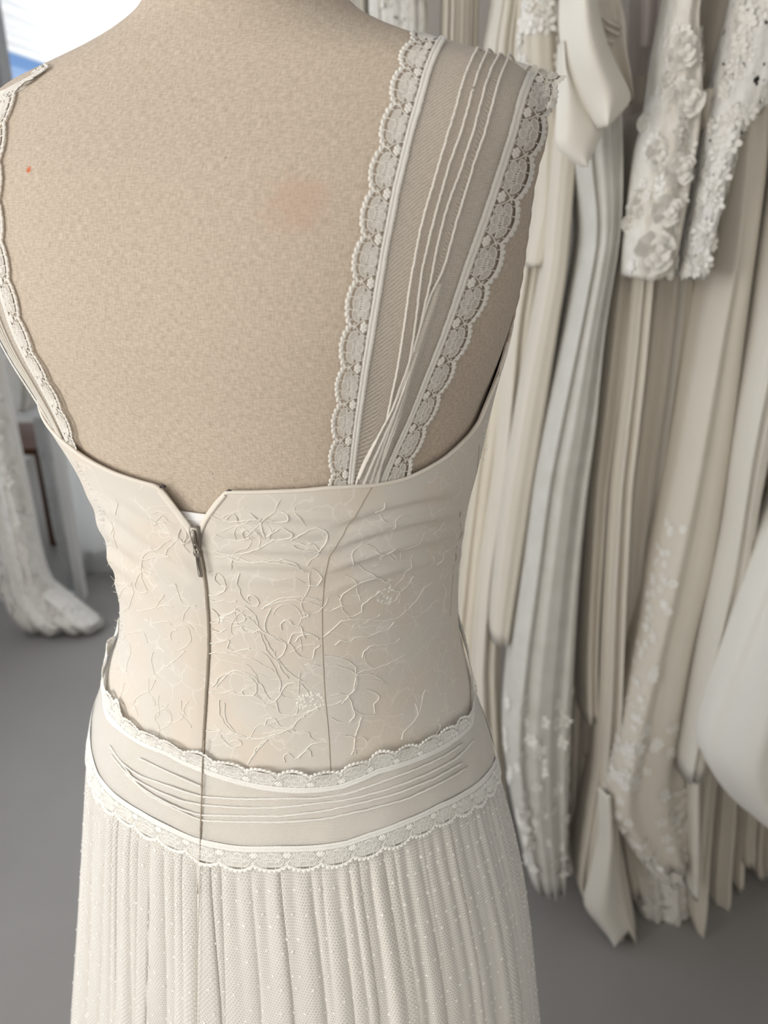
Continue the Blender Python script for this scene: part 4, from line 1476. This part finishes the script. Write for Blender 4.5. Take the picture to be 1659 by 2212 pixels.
def lace_ground(name, c1, c2, hole):
    m, nt, b = new_mat(name, c1, 0.85, 0.2, 0.2)
    tc, no, r = noise_col(nt, b, c1, c2, 60, detail=3)
    vo = nt.nodes.new('ShaderNodeTexVoronoi')
    vo.feature = 'SMOOTH_F1'
    vo.inputs['Scale'].default_value = 95
    nt.links.new(tc.outputs['Object'], vo.inputs['Vector'])
    add_bump(nt, b, vo.outputs['Distance'], 0.8, 0.004)
    if hole:
        n2 = nt.nodes.new('ShaderNodeTexNoise')
        n2.inputs['Scale'].default_value = 75
        n2.inputs['Detail'].default_value = 2
        nt.links.new(tc.outputs['Object'], n2.inputs['Vector'])
        nt.links.new(math_node(nt, 'LESS_THAN', n2.outputs['Fac'], hole), b.inputs['Alpha'])
    return m


LACE_A = lace_ground('ivory_lace', (0.72, 0.675, 0.59), (0.79, 0.75, 0.68), 0.0)
LACE_B = lace_ground('white_lace', (0.76, 0.735, 0.69), (0.84, 0.82, 0.78), 0.66)
LACE_C = lace_ground('hem_lace', (0.72, 0.68, 0.61), (0.79, 0.755, 0.69), 0.64)
GROUP = 'gowns hanging on the rail'


def body(rows, Y, dy, nf, amp, seed, levels=56, k=84, drift=.25, flare=1.0, sq=.75, tilt=0.0):
    rows = np.array(rows, float)
    r = np.random.default_rng(seed)
    py = np.linspace(rows[0, 0], rows[-1, 0], levels)
    xl = smooth(np.interp(py, rows[:, 0], rows[:, 1])[:, None], 2)[:, 0]
    xr = smooth(np.interp(py, rows[:, 0], rows[:, 2])[:, None], 2)[:, 0]
    Lp, Rp = at_y(xl, py, Y + dy * .8), at_y(xr, py, Y + dy * .8)
    cx, hw, z = (Lp[:, 0] + Rp[:, 0]) / 2, (Rp[:, 0] - Lp[:, 0]) / 2, at_y(xl, py, Y)[:, 2]
    a = np.linspace(0, 2 * math.pi, k, endpoint=False)
    c, s = np.cos(a), np.sin(a)
    c_ = np.sign(c) * np.abs(c) ** sq
    s_ = np.sign(s) * np.abs(s) ** sq
    v = np.linspace(0, 1, levels)[:, None]
    X = cx[:, None] + hw[:, None] * c_[None]
    Yy = Y + dy - dy * s_[None] + 0 * v
    u = (c_[None] + 1) / 2
    ph, am = r.uniform(0, 6.28, 3), r.uniform(.6, 1.2, 3)
    w = u + drift * .2 * np.sin(v * 2.2 + ph[0])
    fold = am[0] * np.abs(np.sin(math.pi * nf * w + ph[0])) ** .8 + .45 * am[1] * np.sin(2 * math.pi * nf * 1.63 * w + ph[1]) + .25 * am[2] * np.sin(2 * math.pi * nf * 2.9 * w + ph[2] + v)
    grow = np.interp(v, [0, .25, 1], [.5, .8, 1.0 * flare])
    Yy = Yy - amp * fold * grow * np.sign(s)[None] * np.clip(np.abs(s_[None]) * 1.6, 0, 1)
    Yy = Yy + tilt * v
    Yy = np.broadcast_to(Yy, X.shape).copy()
    Z = np.repeat(z[:, None], k, 1)
    Z[-3:] += .0015 * np.sin(u * nf * 9 + seed) * np.array([[.2], [.6], [1]])
    P = np.stack([X, Yy, Z], -1)
    return P


def add_body(mb, P):
    """closed cloth tube with a turned-in hem and a closed top"""
    n, k = P.shape[:2]
    cen = P.mean(1, keepdims=True)
    inner = [cen[-1] + (P[-1] - cen[-1]) * .93 + np.array([0, 0, .004]), cen[-4] + (P[-4] - cen[-4]) * .85 + np.array([0, 0, .02])]
    G = np.concatenate([P, np.array(inner)], 0)
    b = mb.grid(G, closed=True)
    mb.f += [tuple(b + j for j in range(k - 1, -1, -1)), tuple(b + (n + 1) * k + j for j in range(k))]


def front(P):
    k = P.shape[1]
    G = P[:, :k // 2][:, ::-1]
    N = np.zeros_like(G)
    N[..., 1] = -1
    dX = np.gradient(G, axis=1)
    dZ = np.gradient(G, axis=0)
    N = np.cross(dX, dZ)
    N /= np.linalg.norm(N, axis=2)[..., None] + 1e-12
    N[N[..., 1] > 0] *= -1
    return Patch(G, N)


def gown_on_rail(name, label, cat, rows, Y, dy, nf, amp, seed, mat, part='skirt', **kw):
    t = thing(name, label, cat, (0, 0, 0), GROUP)
    P = body(rows, Y, dy, nf, amp, seed, **kw)
    base = P[-1].mean(0)
    t.location = base
    ORIG[t.name] = base
    m = MB()
    add_body(m, P)
    o = build_local(m, part, mat, t)
    if rows[0][0] == TOP:                      # wire hook over the rail, above the picture
        c = P[0].mean(0)
        m = MB()
        m.tube([c - np.array([0, 0, .02]), (c + np.array([c[0], 1.40, ZR])) / 2 + np.array([0, .01, 0]), (c[0], 1.40 + .014, ZR + .004), (c[0], 1.40, ZR + .0155), (c[0], 1.40 - .014, ZR + .002)], .0018, 6)
        build_local(m, 'hanger_hook', STEEL, t)
    return t, P, o


def extra_body(t, part, rows, Y, dy, nf, amp, seed, mat, **kw):
    P = body(rows, Y, dy, nf, amp, seed, **kw)
    m = MB()
    add_body(m, P)
    return P, build_local(m, part, mat, t)


def flower(mb, c, s, t, n, r, petals=5, lift=.35):
    for k in range(petals):
        a = 6.283 * k / petals + r * 900
        d = math.cos(a) * s + math.sin(a) * t
        e = -math.sin(a) * s + math.cos(a) * t
        pts = []
        for (x, y, h) in ((.18, 0, .1), (.5, -.32, .28), (.9, -.26, .45), (1.05, 0, .38), (.9, .26, .45), (.5, .32, .28)):
            pts.append(c + r * (x * d + y * e + h * lift * n))
        pts.append(c + r * (.62 * d + (.2 + lift) * .45 * n))
        mb.add(pts, [(j, (j + 1) % 6, 6) for j in range(6)])
    k = 6
    aa = np.linspace(0, 6.283, k, endpoint=False)
    ring = c + r * .2 * (np.cos(aa)[:, None] * s + np.sin(aa)[:, None] * t)
    mb.add(np.r_[ring, [c + n * r * .22]], [(j, (j + 1) % k, k) for j in range(k)])


def scatter(parent, P, n, r0, r1, t0, t1, seed, name='lace_flowers', mat=None, u0=.04, u1=.96):
    pt = front(P)
    rr = random.Random(seed)
    m = MB()
    for _ in range(n):
        t, u, r = rr.uniform(t0, t1), rr.uniform(u0, u1), rr.uniform(r0, r1)
        c = pt.put(np.array([t]), np.array([u]), np.array([.0006]))[0]
        c2 = pt.put(np.array([t]), np.array([min(u + .02, 1)]), np.array([.0006]))[0]
        s = c2 - c
        s = s / (np.linalg.norm(s) + 1e-9) if np.linalg.norm(s) > 1e-6 else np.array([1.0, 0, 0])
        nrm = np.cross(s, up)
        if nrm[1] > 0:
            nrm = -nrm
        nrm /= np.linalg.norm(nrm) + 1e-9
        flower(m, c, s, np.cross(nrm, s), nrm, r, rr.choice((5, 5, 6)), rr.uniform(.1, .3))
    o = build_local(m, name, mat or BACKLACE, parent)
    o['kind'] = 'stuff'
    return o


def rose(mb, c, r, seed):
    """a raised cloth rose: rings of cupped petals"""
    rr = random.Random(seed)
    s, t, n = np.array([1.0, 0, 0]), np.array([0, 0, 1.0]), np.array([0, -1.0, 0])
    for ring_, (k, d, pr, h) in enumerate(((7, .72, .42, .10), (5, .42, .36, .24), (3, .18, .26, .36))):
        for q in range(k):
            a = 6.283 * q / k + rr.random() + ring_
            dd = math.cos(a) * s + math.sin(a) * t
            ee = -math.sin(a) * s + math.cos(a) * t
            pts = []
            for i in range(4):
                for j in range(5):
                    x, y = i / 3, j / 4 * 2 - 1
                    pts.append(c + r * ((d - pr + 2 * pr * x) * dd + pr * 1.15 * y * math.sqrt(max(0, 1 - (x - .5) ** 2 * 2.2)) * ee + (h + .30 * x * x - .10 * y * y) * n))
            mb.add(pts, [(i * 5 + j, i * 5 + j + 1, (i + 1) * 5 + j + 1, (i + 1) * 5 + j) for i in range(3) for j in range(4)])


def sheet(rows, Y, bulge, cols=26, levels=40, lean=0.0, wob=0.0, seed=0):
    rows = np.array(rows, float)
    py = np.linspace(rows[0, 0], rows[-1, 0], levels)
    xl = smooth(np.interp(py, rows[:, 0], rows[:, 1])[:, None], 2)
    xr = smooth(np.interp(py, rows[:, 0], rows[:, 2])[:, None], 2)
    u = np.linspace(0, 1, cols)[None]
    q = xl * (1 - u) + xr * u
    v = np.linspace(0, 1, levels)[:, None]
    yy = Y - bulge * np.sin(math.pi * u) + lean * v + wob * np.sin(u * 7 + v * 3 + seed)
    G = at_y(q, np.repeat(py[:, None], cols, 1), Y)
    G = G.copy()
    G[..., 1] = yy
    return G


def add_sheet(mb, G, th=.002):
    """a cloth sheet with real thickness"""
    R, Cn = G.shape[:2]
    B = G + np.array([0, th, 0])
    b0 = mb.grid(G)
    b1 = mb.grid(B, flip=True)
    e = [i for i in range(Cn)] + [i * Cn + Cn - 1 for i in range(1, R)] + [(R - 1) * Cn + i for i in range(Cn - 2, -1, -1)] + [i * Cn for i in range(R - 2, 0, -1)]
    for i in range(len(e)):
        a, c = e[i], e[(i + 1) % len(e)]
        mb.f.append((b0 + a, b1 + a, b1 + c, b0 + c))


# rail the gowns hang from, above the picture's upper edge
rail = thing('clothes_rail', 'dark steel clothes rail carrying the white gowns', 'clothes rail', (.6, 1.45, 0))
ORIG[rail.name] = np.array([.6, 1.45, 0])
STEEL = new_mat('dark_steel', (0.05, 0.05, 0.05), 0.35)[0]
ZR = 1.93
m = MB()
m.tube([(-.21, 1.40, ZR), (1.45, 1.40, ZR)], .013, 14)
build_local(m, 'top_bar', STEEL, rail)
for x in (-.21, 1.45):
    m = MB()
    m.tube([(x, 1.40, ZR), (x, 1.40, .03)], .013, 14)
    build_local(m, 'post', STEEL, rail)
    m = MB()
    m.tube([(x, 1.15, .02), (x, 1.65, .02)], .015, 12)
    build_local(m, 'foot', STEEL, rail)

TOP = -215
# (far left of the rail, showing above the form's shoulder)
g, P, o = gown_on_rail('white_gown', 'narrow bright white gown just above the shoulder slope of the form', 'wedding dress',
                       [(TOP, 735, 792), (0, 738, 795), (120, 745, 800), (700, 790, 850), (1700, 880, 935)], 1.50, .06, 3, .010, 21, SATIN)
g, P, o = gown_on_rail('net_lace_gown', 'soft net lace gown beside the bright white one above the shoulder', 'wedding dress',
                       [(TOP, 800, 905), (0, 795, 925), (120, 800, 922), (700, 850, 955), (1700, 925, 1010)], 1.46, .06, 4, .012, 22, LACE_B)
scatter(g, P, 70, .008, .016, .02, .5, 4)
g, P, o = gown_on_rail('pleated_gown', 'taupe ivory pleated gown above the lace shoulder strap', 'wedding dress',
                       [(TOP, 955, 1030), (0, 955, 1035), (120, 950, 1030), (600, 960, 1045), (1700, 985, 1060)], 1.46, .06, 5, .016, 23, TAUPE)
g, P, o = gown_on_rail('satin_gown', 'smooth white satin gown narrowing behind the top of the strap', 'wedding dress',
                       [(TOP, 1082, 1142), (0, 1064, 1118), (110, 1040, 1106), (400, 1045, 1110), (900, 1035, 1090), (1650, 990, 1050)], 1.40, .06, 2, .010, 24, SATIN)
g, P, o = gown_on_rail('cream_gown', 'yellowish cream gown at the form side, running down to its hip', 'wedding dress',
                       [(TOP, 1120, 1165), (0, 1116, 1148), (120, 1104, 1150), (400, 1098, 1160), (600, 1082, 1152), (800, 1055, 1122), (1000, 1025, 1092), (1200, 1000, 1070), (1400, 980, 1052), (1600, 965, 1042)], 1.36, .06, 2.5, .014, 25, CREAM)
g, P, o = gown_on_rail('plain_gown', 'plain white column gown behind the short ivory sash end', 'wedding dress',
                       [(500, 1118, 1180), (700, 1085, 1150), (1000, 1060, 1120), (1250, 1025, 1085), (1450, 1008, 1075), (1650, 1015, 1085), (1850, 1040, 1100)], 1.33, .06, 2, .012, 26, CREPE)
g, P, o = gown_on_rail('long_sleeve_gown', 'ivory gown with a lace topped sleeve ending square beside the strap', 'wedding dress',
                       [(TOP, 1150, 1222), (0, 1132, 1206), (60, 1118, 1208), (150, 1122, 1212), (300, 1150, 1212), (450, 1150, 1203), (577, 1128, 1180)], 1.29, .05, 1.2, .006, 27, CREPE, part='sleeve')
scatter(g, P, 46, .008, .015, .22, .56, 5)
g, P, o = gown_on_rail('ivory_sash', 'long tubular ivory sash with rounded end hanging between gowns', 'sash',
                       [(TOP, 1225, 1262), (0, 1220, 1262), (300, 1195, 1245), (585, 1172, 1222), (863, 1121, 1181), (1055, 1091, 1151), (1250, 1068, 1122), (1380, 1055, 1101), (1396, 1058, 1099)], 1.25, .045, 1, .004, 28, CREPE, part='tube')
# halter gown: sheer skirt under a folded satin cowl
g, P, o = gown_on_rail('halter_gown', 'white halter gown with broad folded satin cowl and sheer lace hemmed skirt', 'wedding dress',
                       [(TOP, 1225, 1320), (0, 1225, 1330), (250, 1232, 1335), (360, 1240, 1338), (500, 1262, 1330), (714, 1223, 1296), (927, 1176, 1282), (1055, 1151, 1264), (1226, 1130, 1247), (1429, 1101, 1235), (1612, 1082, 1226), (1749, 1098, 1221), (1850, 1118, 1218), (1935, 1138, 1213)], 1.20, .07, 2.6, .014, 29, TULLE)
scatter(g, P, 90, .008, .016, .80, .985, 6, 'hem_lace_flowers')
m = MB()
G = sheet([(TOP, 1235, 1300), (-60, 1214, 1293), (0, 1209, 1291), (60, 1208, 1303), (110, 1214, 1320), (150, 1224, 1338), (190, 1240, 1358), (214, 1252, 1368), (245, 1270, 1342), (278, 1290, 1308)], 1.12, .035, wob=.004)
add_sheet(m, G)
build_local(m, 'cowl', SATIN, g)
m = MB()
G = sheet([(95, 1206, 1216), (150, 1203, 1228), (200, 1202, 1258), (250, 1200, 1285), (280, 1199, 1304), (310, 1199, 1291), (332, 1212, 1281), (350, 1238, 1271), (362, 1256, 1267)], 1.135, .020, wob=.003, seed=2)
add_sheet(m, G)
build_local(m, 'cowl_flap', SATIN, g)
m = MB()
G = sheet([(TOP, 1296, 1330), (0, 1288, 1340), (40, 1294, 1352), (100, 1308, 1353), (150, 1328, 1362), (190, 1350, 1368), (212, 1362, 1369)], 1.165, -.015, seed=1)
add_sheet(m, G)
inside = build_local(m, 'cowl_lining', CREPE, g)
for (a, b) in (((1300, 40), (1340, 60)), ((1303, 58), (1338, 76)), ((1306, 84), (1326, 92))):
    m = MB()
    m.tube([at_y(*a, 1.174), at_y(*b, 1.172)], .0022, 6)
    build_local(m, 'pleat', CREPE, inside)

g, P, o = gown_on_rail('blush_gown', 'pale pink gown with narrow ribbon strap, showing only near the top', 'wedding dress',
                       [(TOP, 1392, 1450), (0, 1376, 1436), (60, 1372, 1432), (170, 1366, 1424), (400, 1340, 1398)], 1.34, .05, 3, .012, 31, BLUSH)
m = MB()
add_sheet(m, sheet([(165, 1366, 1408), (190, 1366, 1408), (228, 1362, 1402)], 1.30, .012))
build_local(m, 'ribbon_band', CREPE, g)
m = MB()
add_sheet(m, sheet([(TOP, 1396, 1424), (0, 1383, 1410), (60, 1382, 1406), (106, 1380, 1402)], 1.29, .008))
build_local(m, 'ribbon_strap', BLUSH, g)

# pleated columns between the halter gown and the big lace train
g, P, o = gown_on_rail('crepe_gown', 'ivory crepe gown whose slim edge starts left of the rose lace sleeve', 'wedding dress',
                       [(240, 1372, 1412), (286, 1354, 1404), (421, 1335, 1384), (600, 1312, 1362), (800, 1292, 1336), (1055, 1264, 1304), (1300, 1251, 1288), (1429, 1247, 1282), (1563, 1250, 1281)], 1.235, .05, 1.2, .008, 32, CREPE)
g, P, o = gown_on_rail('chiffon_gown', 'chiffon gown with three stepped round hems beside the floor train', 'wedding dress',
                       [(500, 1338, 1380), (800, 1302, 1345), (1055, 1272, 1312), (1429, 1254, 1290), (1600, 1252, 1288), (1650, 1254, 1287)], 1.275, .045, 1.4, .010, 33, CREPE)
extra_body(g, 'underskirt', [(1400, 1246, 1284), (1600, 1243, 1280), (1742, 1239, 1274)], 1.30, .04, 2, .010, 34, CREPE)
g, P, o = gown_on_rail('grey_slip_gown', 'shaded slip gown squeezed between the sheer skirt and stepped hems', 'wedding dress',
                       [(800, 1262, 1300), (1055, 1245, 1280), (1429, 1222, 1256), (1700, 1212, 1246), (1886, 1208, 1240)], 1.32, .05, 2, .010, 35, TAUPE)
g, P, o = gown_on_rail('train_gown', 'ivory satin gown whose folded train spreads onto the floor', 'wedding dress',
                       [(560, 1362, 1405), (800, 1340, 1382), (1055, 1312, 1352), (1300, 1298, 1340), (1500, 1290, 1332), (1700, 1276, 1322), (1760, 1262, 1326), (1850, 1246, 1336), (1923, 1231, 1349), (1950, 1238, 1354), (1985, 1268, 1360), (2020, 1305, 1364)], 1.20, .05, 1.5, .016, 36, CREPE, flare=1.3)
m = MB()
add_sheet(m, sheet([(1700, 1292, 1320), (1800, 1294, 1330), (1880, 1276, 1340), (1945, 1260, 1352), (1965, 1264, 1355), (1990, 1285, 1360), (2015, 1306, 1364), (2026, 1316, 1330)], 1.180, .022, wob=.004))
build_local(m, 'train_fold', SATIN, g)
g, P, o = gown_on_rail('fluted_gown', 'finely fluted ivory gown below the rose lace sleeve', 'wedding dress',
                       [(420, 1392, 1505), (600, 1362, 1500), (800, 1340, 1478), (1055, 1308, 1444), (1300, 1296, 1405), (1429, 1296, 1385), (1700, 1300, 1370), (1850, 1318, 1390), (1935, 1335, 1400)], 1.25, .06, 4.6, .018, 37, CREPE)
g, P, o = gown_on_rail('rose_lace_gown', 'ivory lace sleeve covered in raised cloth roses, ending square', 'wedding dress',
                       [(TOP, 1490, 1535), (-80, 1462, 1512), (27, 1440, 1496), (101, 1423, 1505), (189, 1410, 1509), (270, 1397, 1504), (303, 1385, 1501), (421, 1370, 1480), (539, 1356, 1459), (604, 1353, 1446)], 1.13, .05, 1.5, .006, 38, LACE_A, part='sleeve')
scatter(g, P, 60, .006, .012, .30, .98, 8)
m = MB()
pt = front(P)
for (px, py, r) in ((1470, 118, 24), (1482, 215, 25), (1415, 262, 15), (1425, 330, 22), (1460, 365, 24), (1392, 440, 22), (1432, 452, 24), (1408, 545, 33), (1380, 492, 15), (1450, 165, 14)):
    c = at_y(px, py, 1.13)
    i = np.abs(P[:, 0, 2] - c[2]).argmin() / (len(P) - 1)
    xs = pt.put(np.full(40, i), np.linspace(0, 1, 40), np.zeros(40))
    u = np.abs(xs[:, 0] - c[0]).argmin() / 39
    rose(m, pt.put(np.array([i]), np.array([u]), np.array([.001]))[0], r / FPX * 1.28, int(px))
roses = build_local(m, 'cloth_roses', BACKLACE, g)
roses['kind'] = 'stuff'
g, P, o = gown_on_rail('cap_sleeve_gown', 'plain ivory gown with curled cap sleeve between two lace sleeves', 'wedding dress',
                       [(TOP, 1580, 1640), (0, 1533, 1592), (80, 1518, 1578), (160, 1508, 1560), (240, 1505, 1548), (275, 1508, 1540)], 1.19, .05, 1, .006, 39, CREPE, part='cap_sleeve')
m = MB()
add_sheet(m, sheet([(196, 1505, 1548), (215, 1502, 1545), (250, 1502, 1532), (275, 1508, 1528), (284, 1514, 1524)], 1.165, .02))
build_local(m, 'cuff', CREPE, g)
# the big column gown with lace sleeve and lace train
g, P, o = gown_on_rail('lace_train_gown', 'smooth ivory column gown with white lace sleeve and wide lace train', 'wedding dress',
                       [(200, 1566, 1655), (236, 1560, 1648), (371, 1552, 1640), (539, 1537, 1618), (714, 1503, 1597), (863, 1477, 1583), (991, 1454, 1571), (1141, 1424, 1553), (1248, 1399, 1540), (1376, 1377, 1502), (1429, 1362, 1494), (1566, 1330, 1470), (1657, 1311, 1462), (1717, 1290, 1464), (1760, 1292, 1470), (1799, 1311, 1474), (1850, 1360, 1474), (1880, 1400, 1474)], 1.155, .06, 1.3, .012, 41, CREPE, sq=.6)
scatter(g, P, 150, .007, .013, .80, .99, 9, 'train_lace_flowers')
scatter(g, P, 60, .005, .009, .55, .8, 10, 'lace_sprigs', None, .02, .35)
P2, o2 = extra_body(g, 'lace_sleeve', [(TOP, 1648, 1765), (-60, 1604, 1715), (0, 1592, 1690), (74, 1572, 1680), (152, 1555, 1668), (222, 1538, 1652), (250, 1533, 1606), (303, 1526, 1580), (438, 1503, 1545), (539, 1481, 1521), (602, 1471, 1513)], 1.105, .045, 1.2, .006, 42, LACE_B)
m_ = scatter(o2, P2, 150, .006, .013, .22, .99, 11)
m = MB()
add_body(m, body([(1690, 1310, 1472), (1760, 1300, 1474), (1830, 1345, 1478), (1880, 1385, 1480), (1905, 1420, 1480)], 1.185, .03, 2, .010, 43))
build_local(m, 'lace_train', LACE_C, g)
g, P, o = gown_on_rail('scalloped_lace_gown', 'ivory lace hem standing straight on the floor below the big lace train', 'wedding dress',
                       [(1500, 1372, 1478), (1780, 1370, 1480), (1880, 1364, 1482), (1990, 1367, 1486)], 1.235, .05, 2, .010, 44, LACE_C)
scatter(g, P, 90, .007, .012, .55, .985, 12)
g, P, o = gown_on_rail('ribbon_gown', 'thin ivory gown edge, straight and narrow, before the lace train', 'wedding dress',
                       [(1380, 1502, 1532), (1600, 1482, 1512), (1726, 1478, 1505), (1850, 1480, 1504), (1942, 1481, 1501)], 1.145, .03, 1, .004, 45, SATIN)
g, P, o = gown_on_rail('pointed_gown', 'ivory gown ending in a pointed tip that touches the floor', 'wedding dress',
                       [(1500, 1516, 1556), (1750, 1494, 1530), (1880, 1483, 1521), (1950, 1480, 1518), (1990, 1482, 1513), (2024, 1491, 1499)], 1.20, .04, 1, .008, 46, CREPE)
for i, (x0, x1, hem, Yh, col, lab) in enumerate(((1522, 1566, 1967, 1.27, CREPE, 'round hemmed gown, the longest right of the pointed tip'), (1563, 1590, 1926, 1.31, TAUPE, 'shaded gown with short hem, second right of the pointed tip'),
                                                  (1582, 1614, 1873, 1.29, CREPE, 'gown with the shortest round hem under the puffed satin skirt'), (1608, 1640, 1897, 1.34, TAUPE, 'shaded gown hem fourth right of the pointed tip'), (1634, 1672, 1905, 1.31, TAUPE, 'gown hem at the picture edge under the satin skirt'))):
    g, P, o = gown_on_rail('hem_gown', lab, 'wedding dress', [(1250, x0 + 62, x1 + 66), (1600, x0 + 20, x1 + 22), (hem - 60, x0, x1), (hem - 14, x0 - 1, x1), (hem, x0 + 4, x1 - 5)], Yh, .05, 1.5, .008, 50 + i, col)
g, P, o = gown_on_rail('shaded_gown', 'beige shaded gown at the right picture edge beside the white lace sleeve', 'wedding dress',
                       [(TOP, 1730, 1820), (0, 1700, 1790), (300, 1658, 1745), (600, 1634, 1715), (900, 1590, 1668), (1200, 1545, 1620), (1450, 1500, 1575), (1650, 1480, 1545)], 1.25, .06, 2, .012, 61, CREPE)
g, P, o = gown_on_rail('two_fold_gown', 'white gown with two long rounded folds, right of the column gown', 'wedding dress',
                       [(TOP, 1790, 1900), (0, 1745, 1850), (300, 1694, 1790), (543, 1652, 1745), (714, 1629, 1712), (863, 1600, 1672), (991, 1578, 1642), (1141, 1560, 1614), (1246, 1538, 1610), (1360, 1513, 1588), (1452, 1496, 1556), (1566, 1478, 1528), (1640, 1465, 1510), (1690, 1457, 1500)], 1.11, .045, 1.6, .010, 62, SATIN, drift=.1)
g, P, o = gown_on_rail('ball_gown', 'puffed white satin ball gown skirt bulging out at the right', 'wedding dress',
                       [(TOP, 2020, 2120), (400, 1900, 2010), (800, 1822, 1935), (1000, 1780, 1930), (1100, 1712, 1960), (1214, 1657, 1985), (1291, 1627, 2000), (1392, 1590, 2010), (1529, 1545, 2020), (1621, 1517, 2025), (1680, 1502, 2028), (1705, 1505, 2028), (1758, 1532, 2026), (1804, 1562, 2022), (1827, 1588, 2015), (1845, 1618, 2005), (1863, 1648, 1985), (1888, 1700, 1950), (1900, 1745, 1900)],
                       .99, .10, 4.2, .022, 63, SATIN_BALL, drift=.5, sq=.9, levels=100)

# ------------------------------------------------------------------ LEFT BACKGROUND
g, P, o = gown_on_rail('lace_veil', 'long pale lace veil hanging down to the floor, left of the mirror', 'veil',
                       [(-120, -270, -215), (300, -180, -100), (600, -120, -44), (700, -104, -22), (760, -88, -8), (850, -70, 12), (950, -58, 30), (1050, -42, 52), (1150, -20, 72), (1230, -2, 88), (1300, 12, 108), (1330, 24, 150), (1350, 38, 205), (1366, 52, 226)], 2.42, .06, 2.6, .018, 71, LACE_B, part='veil_cloth')
del g['group']
scatter(g, P, 190, .014, .030, .45, .985, 14)
m = MB()
m.tube([P[0].mean(0) - np.array([0, 0, .02]), P[0].mean(0) * np.array([1, 1, 0]) + np.array([0, 0, ZC])], .003, 6)
build_local(m, 'hanging_cord', CREPE, g)
g, P, o = gown_on_rail('tulle_wrap', 'bunched white tulle wrap hung over the top corner of the mirror', 'wrap',
                       [(770, 4, 56), (800, 2, 78), (840, 10, 84), (870, 16, 82), (888, 26, 74)], 2.70, .045, 3, .012, 72, TULLE, part='wrap_cloth')
del g['group']
# mirror leaning by the white curtain
MF = cloth('white_frame_paint', (0.62, 0.62, 0.61), (0.66, 0.66, 0.65), 0.5, 4, 0, 0.05)
b = at_floor(186, 1293)
mx1, my = b[0], b[1]
mx0, mh = mx1 - .62, .775
mir = thing('floor_mirror', 'tall white framed mirror standing on the floor behind the veil', 'mirror', ((mx0 + mx1) / 2, my, 0))
ORIG[mir.name] = np.array([(mx0 + mx1) / 2, my, 0])
fw = .030
for lo, hi in (((mx0, my - .02, 0), (mx0 + fw, my + .02, mh)), ((mx1 - fw, my - .02, 0), (mx1, my + .02, mh)), ((mx0 + fw, my - .02, 0), (mx1 - fw, my + .02, fw)), ((mx0 + fw, my - .02, mh - fw), (mx1 - fw, my + .02, mh))):
    m = MB()
    m.box(lo, hi)
    build_local(m, 'frame_rail', MF, mir, shade=False)
m = MB()
m.box((mx0 + fw, my - .004, fw), (mx1 - fw, my + .012, mh - fw))
MIRR, _, mb_ = new_mat('mirror_glass', (0.80, 0.82, 0.83), 0.03)
mb_.inputs['Metallic'].default_value = 1.0
build_local(m, 'mirror_glass', MIRR, mir, shade=False)
CURT, cnt_, cb_ = new_mat('sheer_curtain', (0.80, 0.80, 0.79), 0.9, 0.1, 0.1)
_tr = cnt_.nodes.new('ShaderNodeBsdfTranslucent')
_tr.inputs[0].default_value = (0.80, 0.80, 0.79, 1)
_mx = cnt_.nodes.new('ShaderNodeMixShader')
_mx.inputs[0].default_value = 0.55
cnt_.links.new(cb_.outputs[0], _mx.inputs[1])
cnt_.links.new(_tr.outputs[0], _mx.inputs[2])
cnt_.links.new(_mx.outputs[0], cnt_.nodes['Material Output'].inputs[0])
# white curtain beyond the mirror
g, P, o = gown_on_rail('white_curtain', 'white floor length curtain in soft folds behind the mirror', 'curtain',
                       [(350, 15, 420), (900, 60, 430), (1100, 80, 432), (1242, 95, 434)], 2.97, .05, 5, .03, 73, CURT, part='curtain_cloth')
del g['group']
for x in (P[0, :, 0].min() - .02, P[0, :, 0].max() + .02):
    m = MB()
    m.tube([(x, 3.03, 0), (x, 3.03, P[0, 0, 2] + .012)], .010, 10)
    build_local(m, 'post', MF, g)
m = MB()
m.tube([(P[0, :, 0].min() - .03, 3.03, P[0, 0, 2] + .005), (P[0, :, 0].max() + .03, 3.03, P[0, 0, 2] + .005)], .012, 10)
build_local(m, 'curtain_rod', MF, g)
# brown wooden chair that the mirror reflects
ch = at_floor(70, 1290)
cx0, cy0 = -1.71, 1.99
chair = thing('wooden_chair', 'dark brown wooden chair seen in the mirror', 'chair', (cx0, cy0, 0))
ORIG[chair.name] = np.array([cx0, cy0, 0])
BROWN = cloth('brown_wood', (0.075, 0.028, 0.012), (0.11, 0.042, 0.018), 0.5, 8, 0, 0.1)
for dx in (-.19, .19):
    for dy in (-.19, .19):
        m = MB()
        m.box((cx0 + dx - .02, cy0 + dy - .02, 0), (cx0 + dx + .02, cy0 + dy + .02, .44 if dy > 0 else .88))
        build_local(m, 'leg', BROWN, chair, shade=False)
m = MB()
m.box((cx0 - .22, cy0 - .22, .44), (cx0 + .22, cy0 + .22, .47))
build_local(m, 'seat', BROWN, chair, shade=False)
for z in (.60, .72, .84):
    m = MB()
    m.box((cx0 - .17, cy0 - .205, z - .025), (cx0 + .17, cy0 - .18, z + .025))
    build_local(m, 'back_rail', BROWN, chair, shade=False)
for dx in (-.19, .19):
    m = MB()
    m.box((cx0 + dx - .012, cy0 - .17, .18), (cx0 + dx + .012, cy0 + .17, .21))
    build_local(m, 'stretcher', BROWN, chair, shade=False)
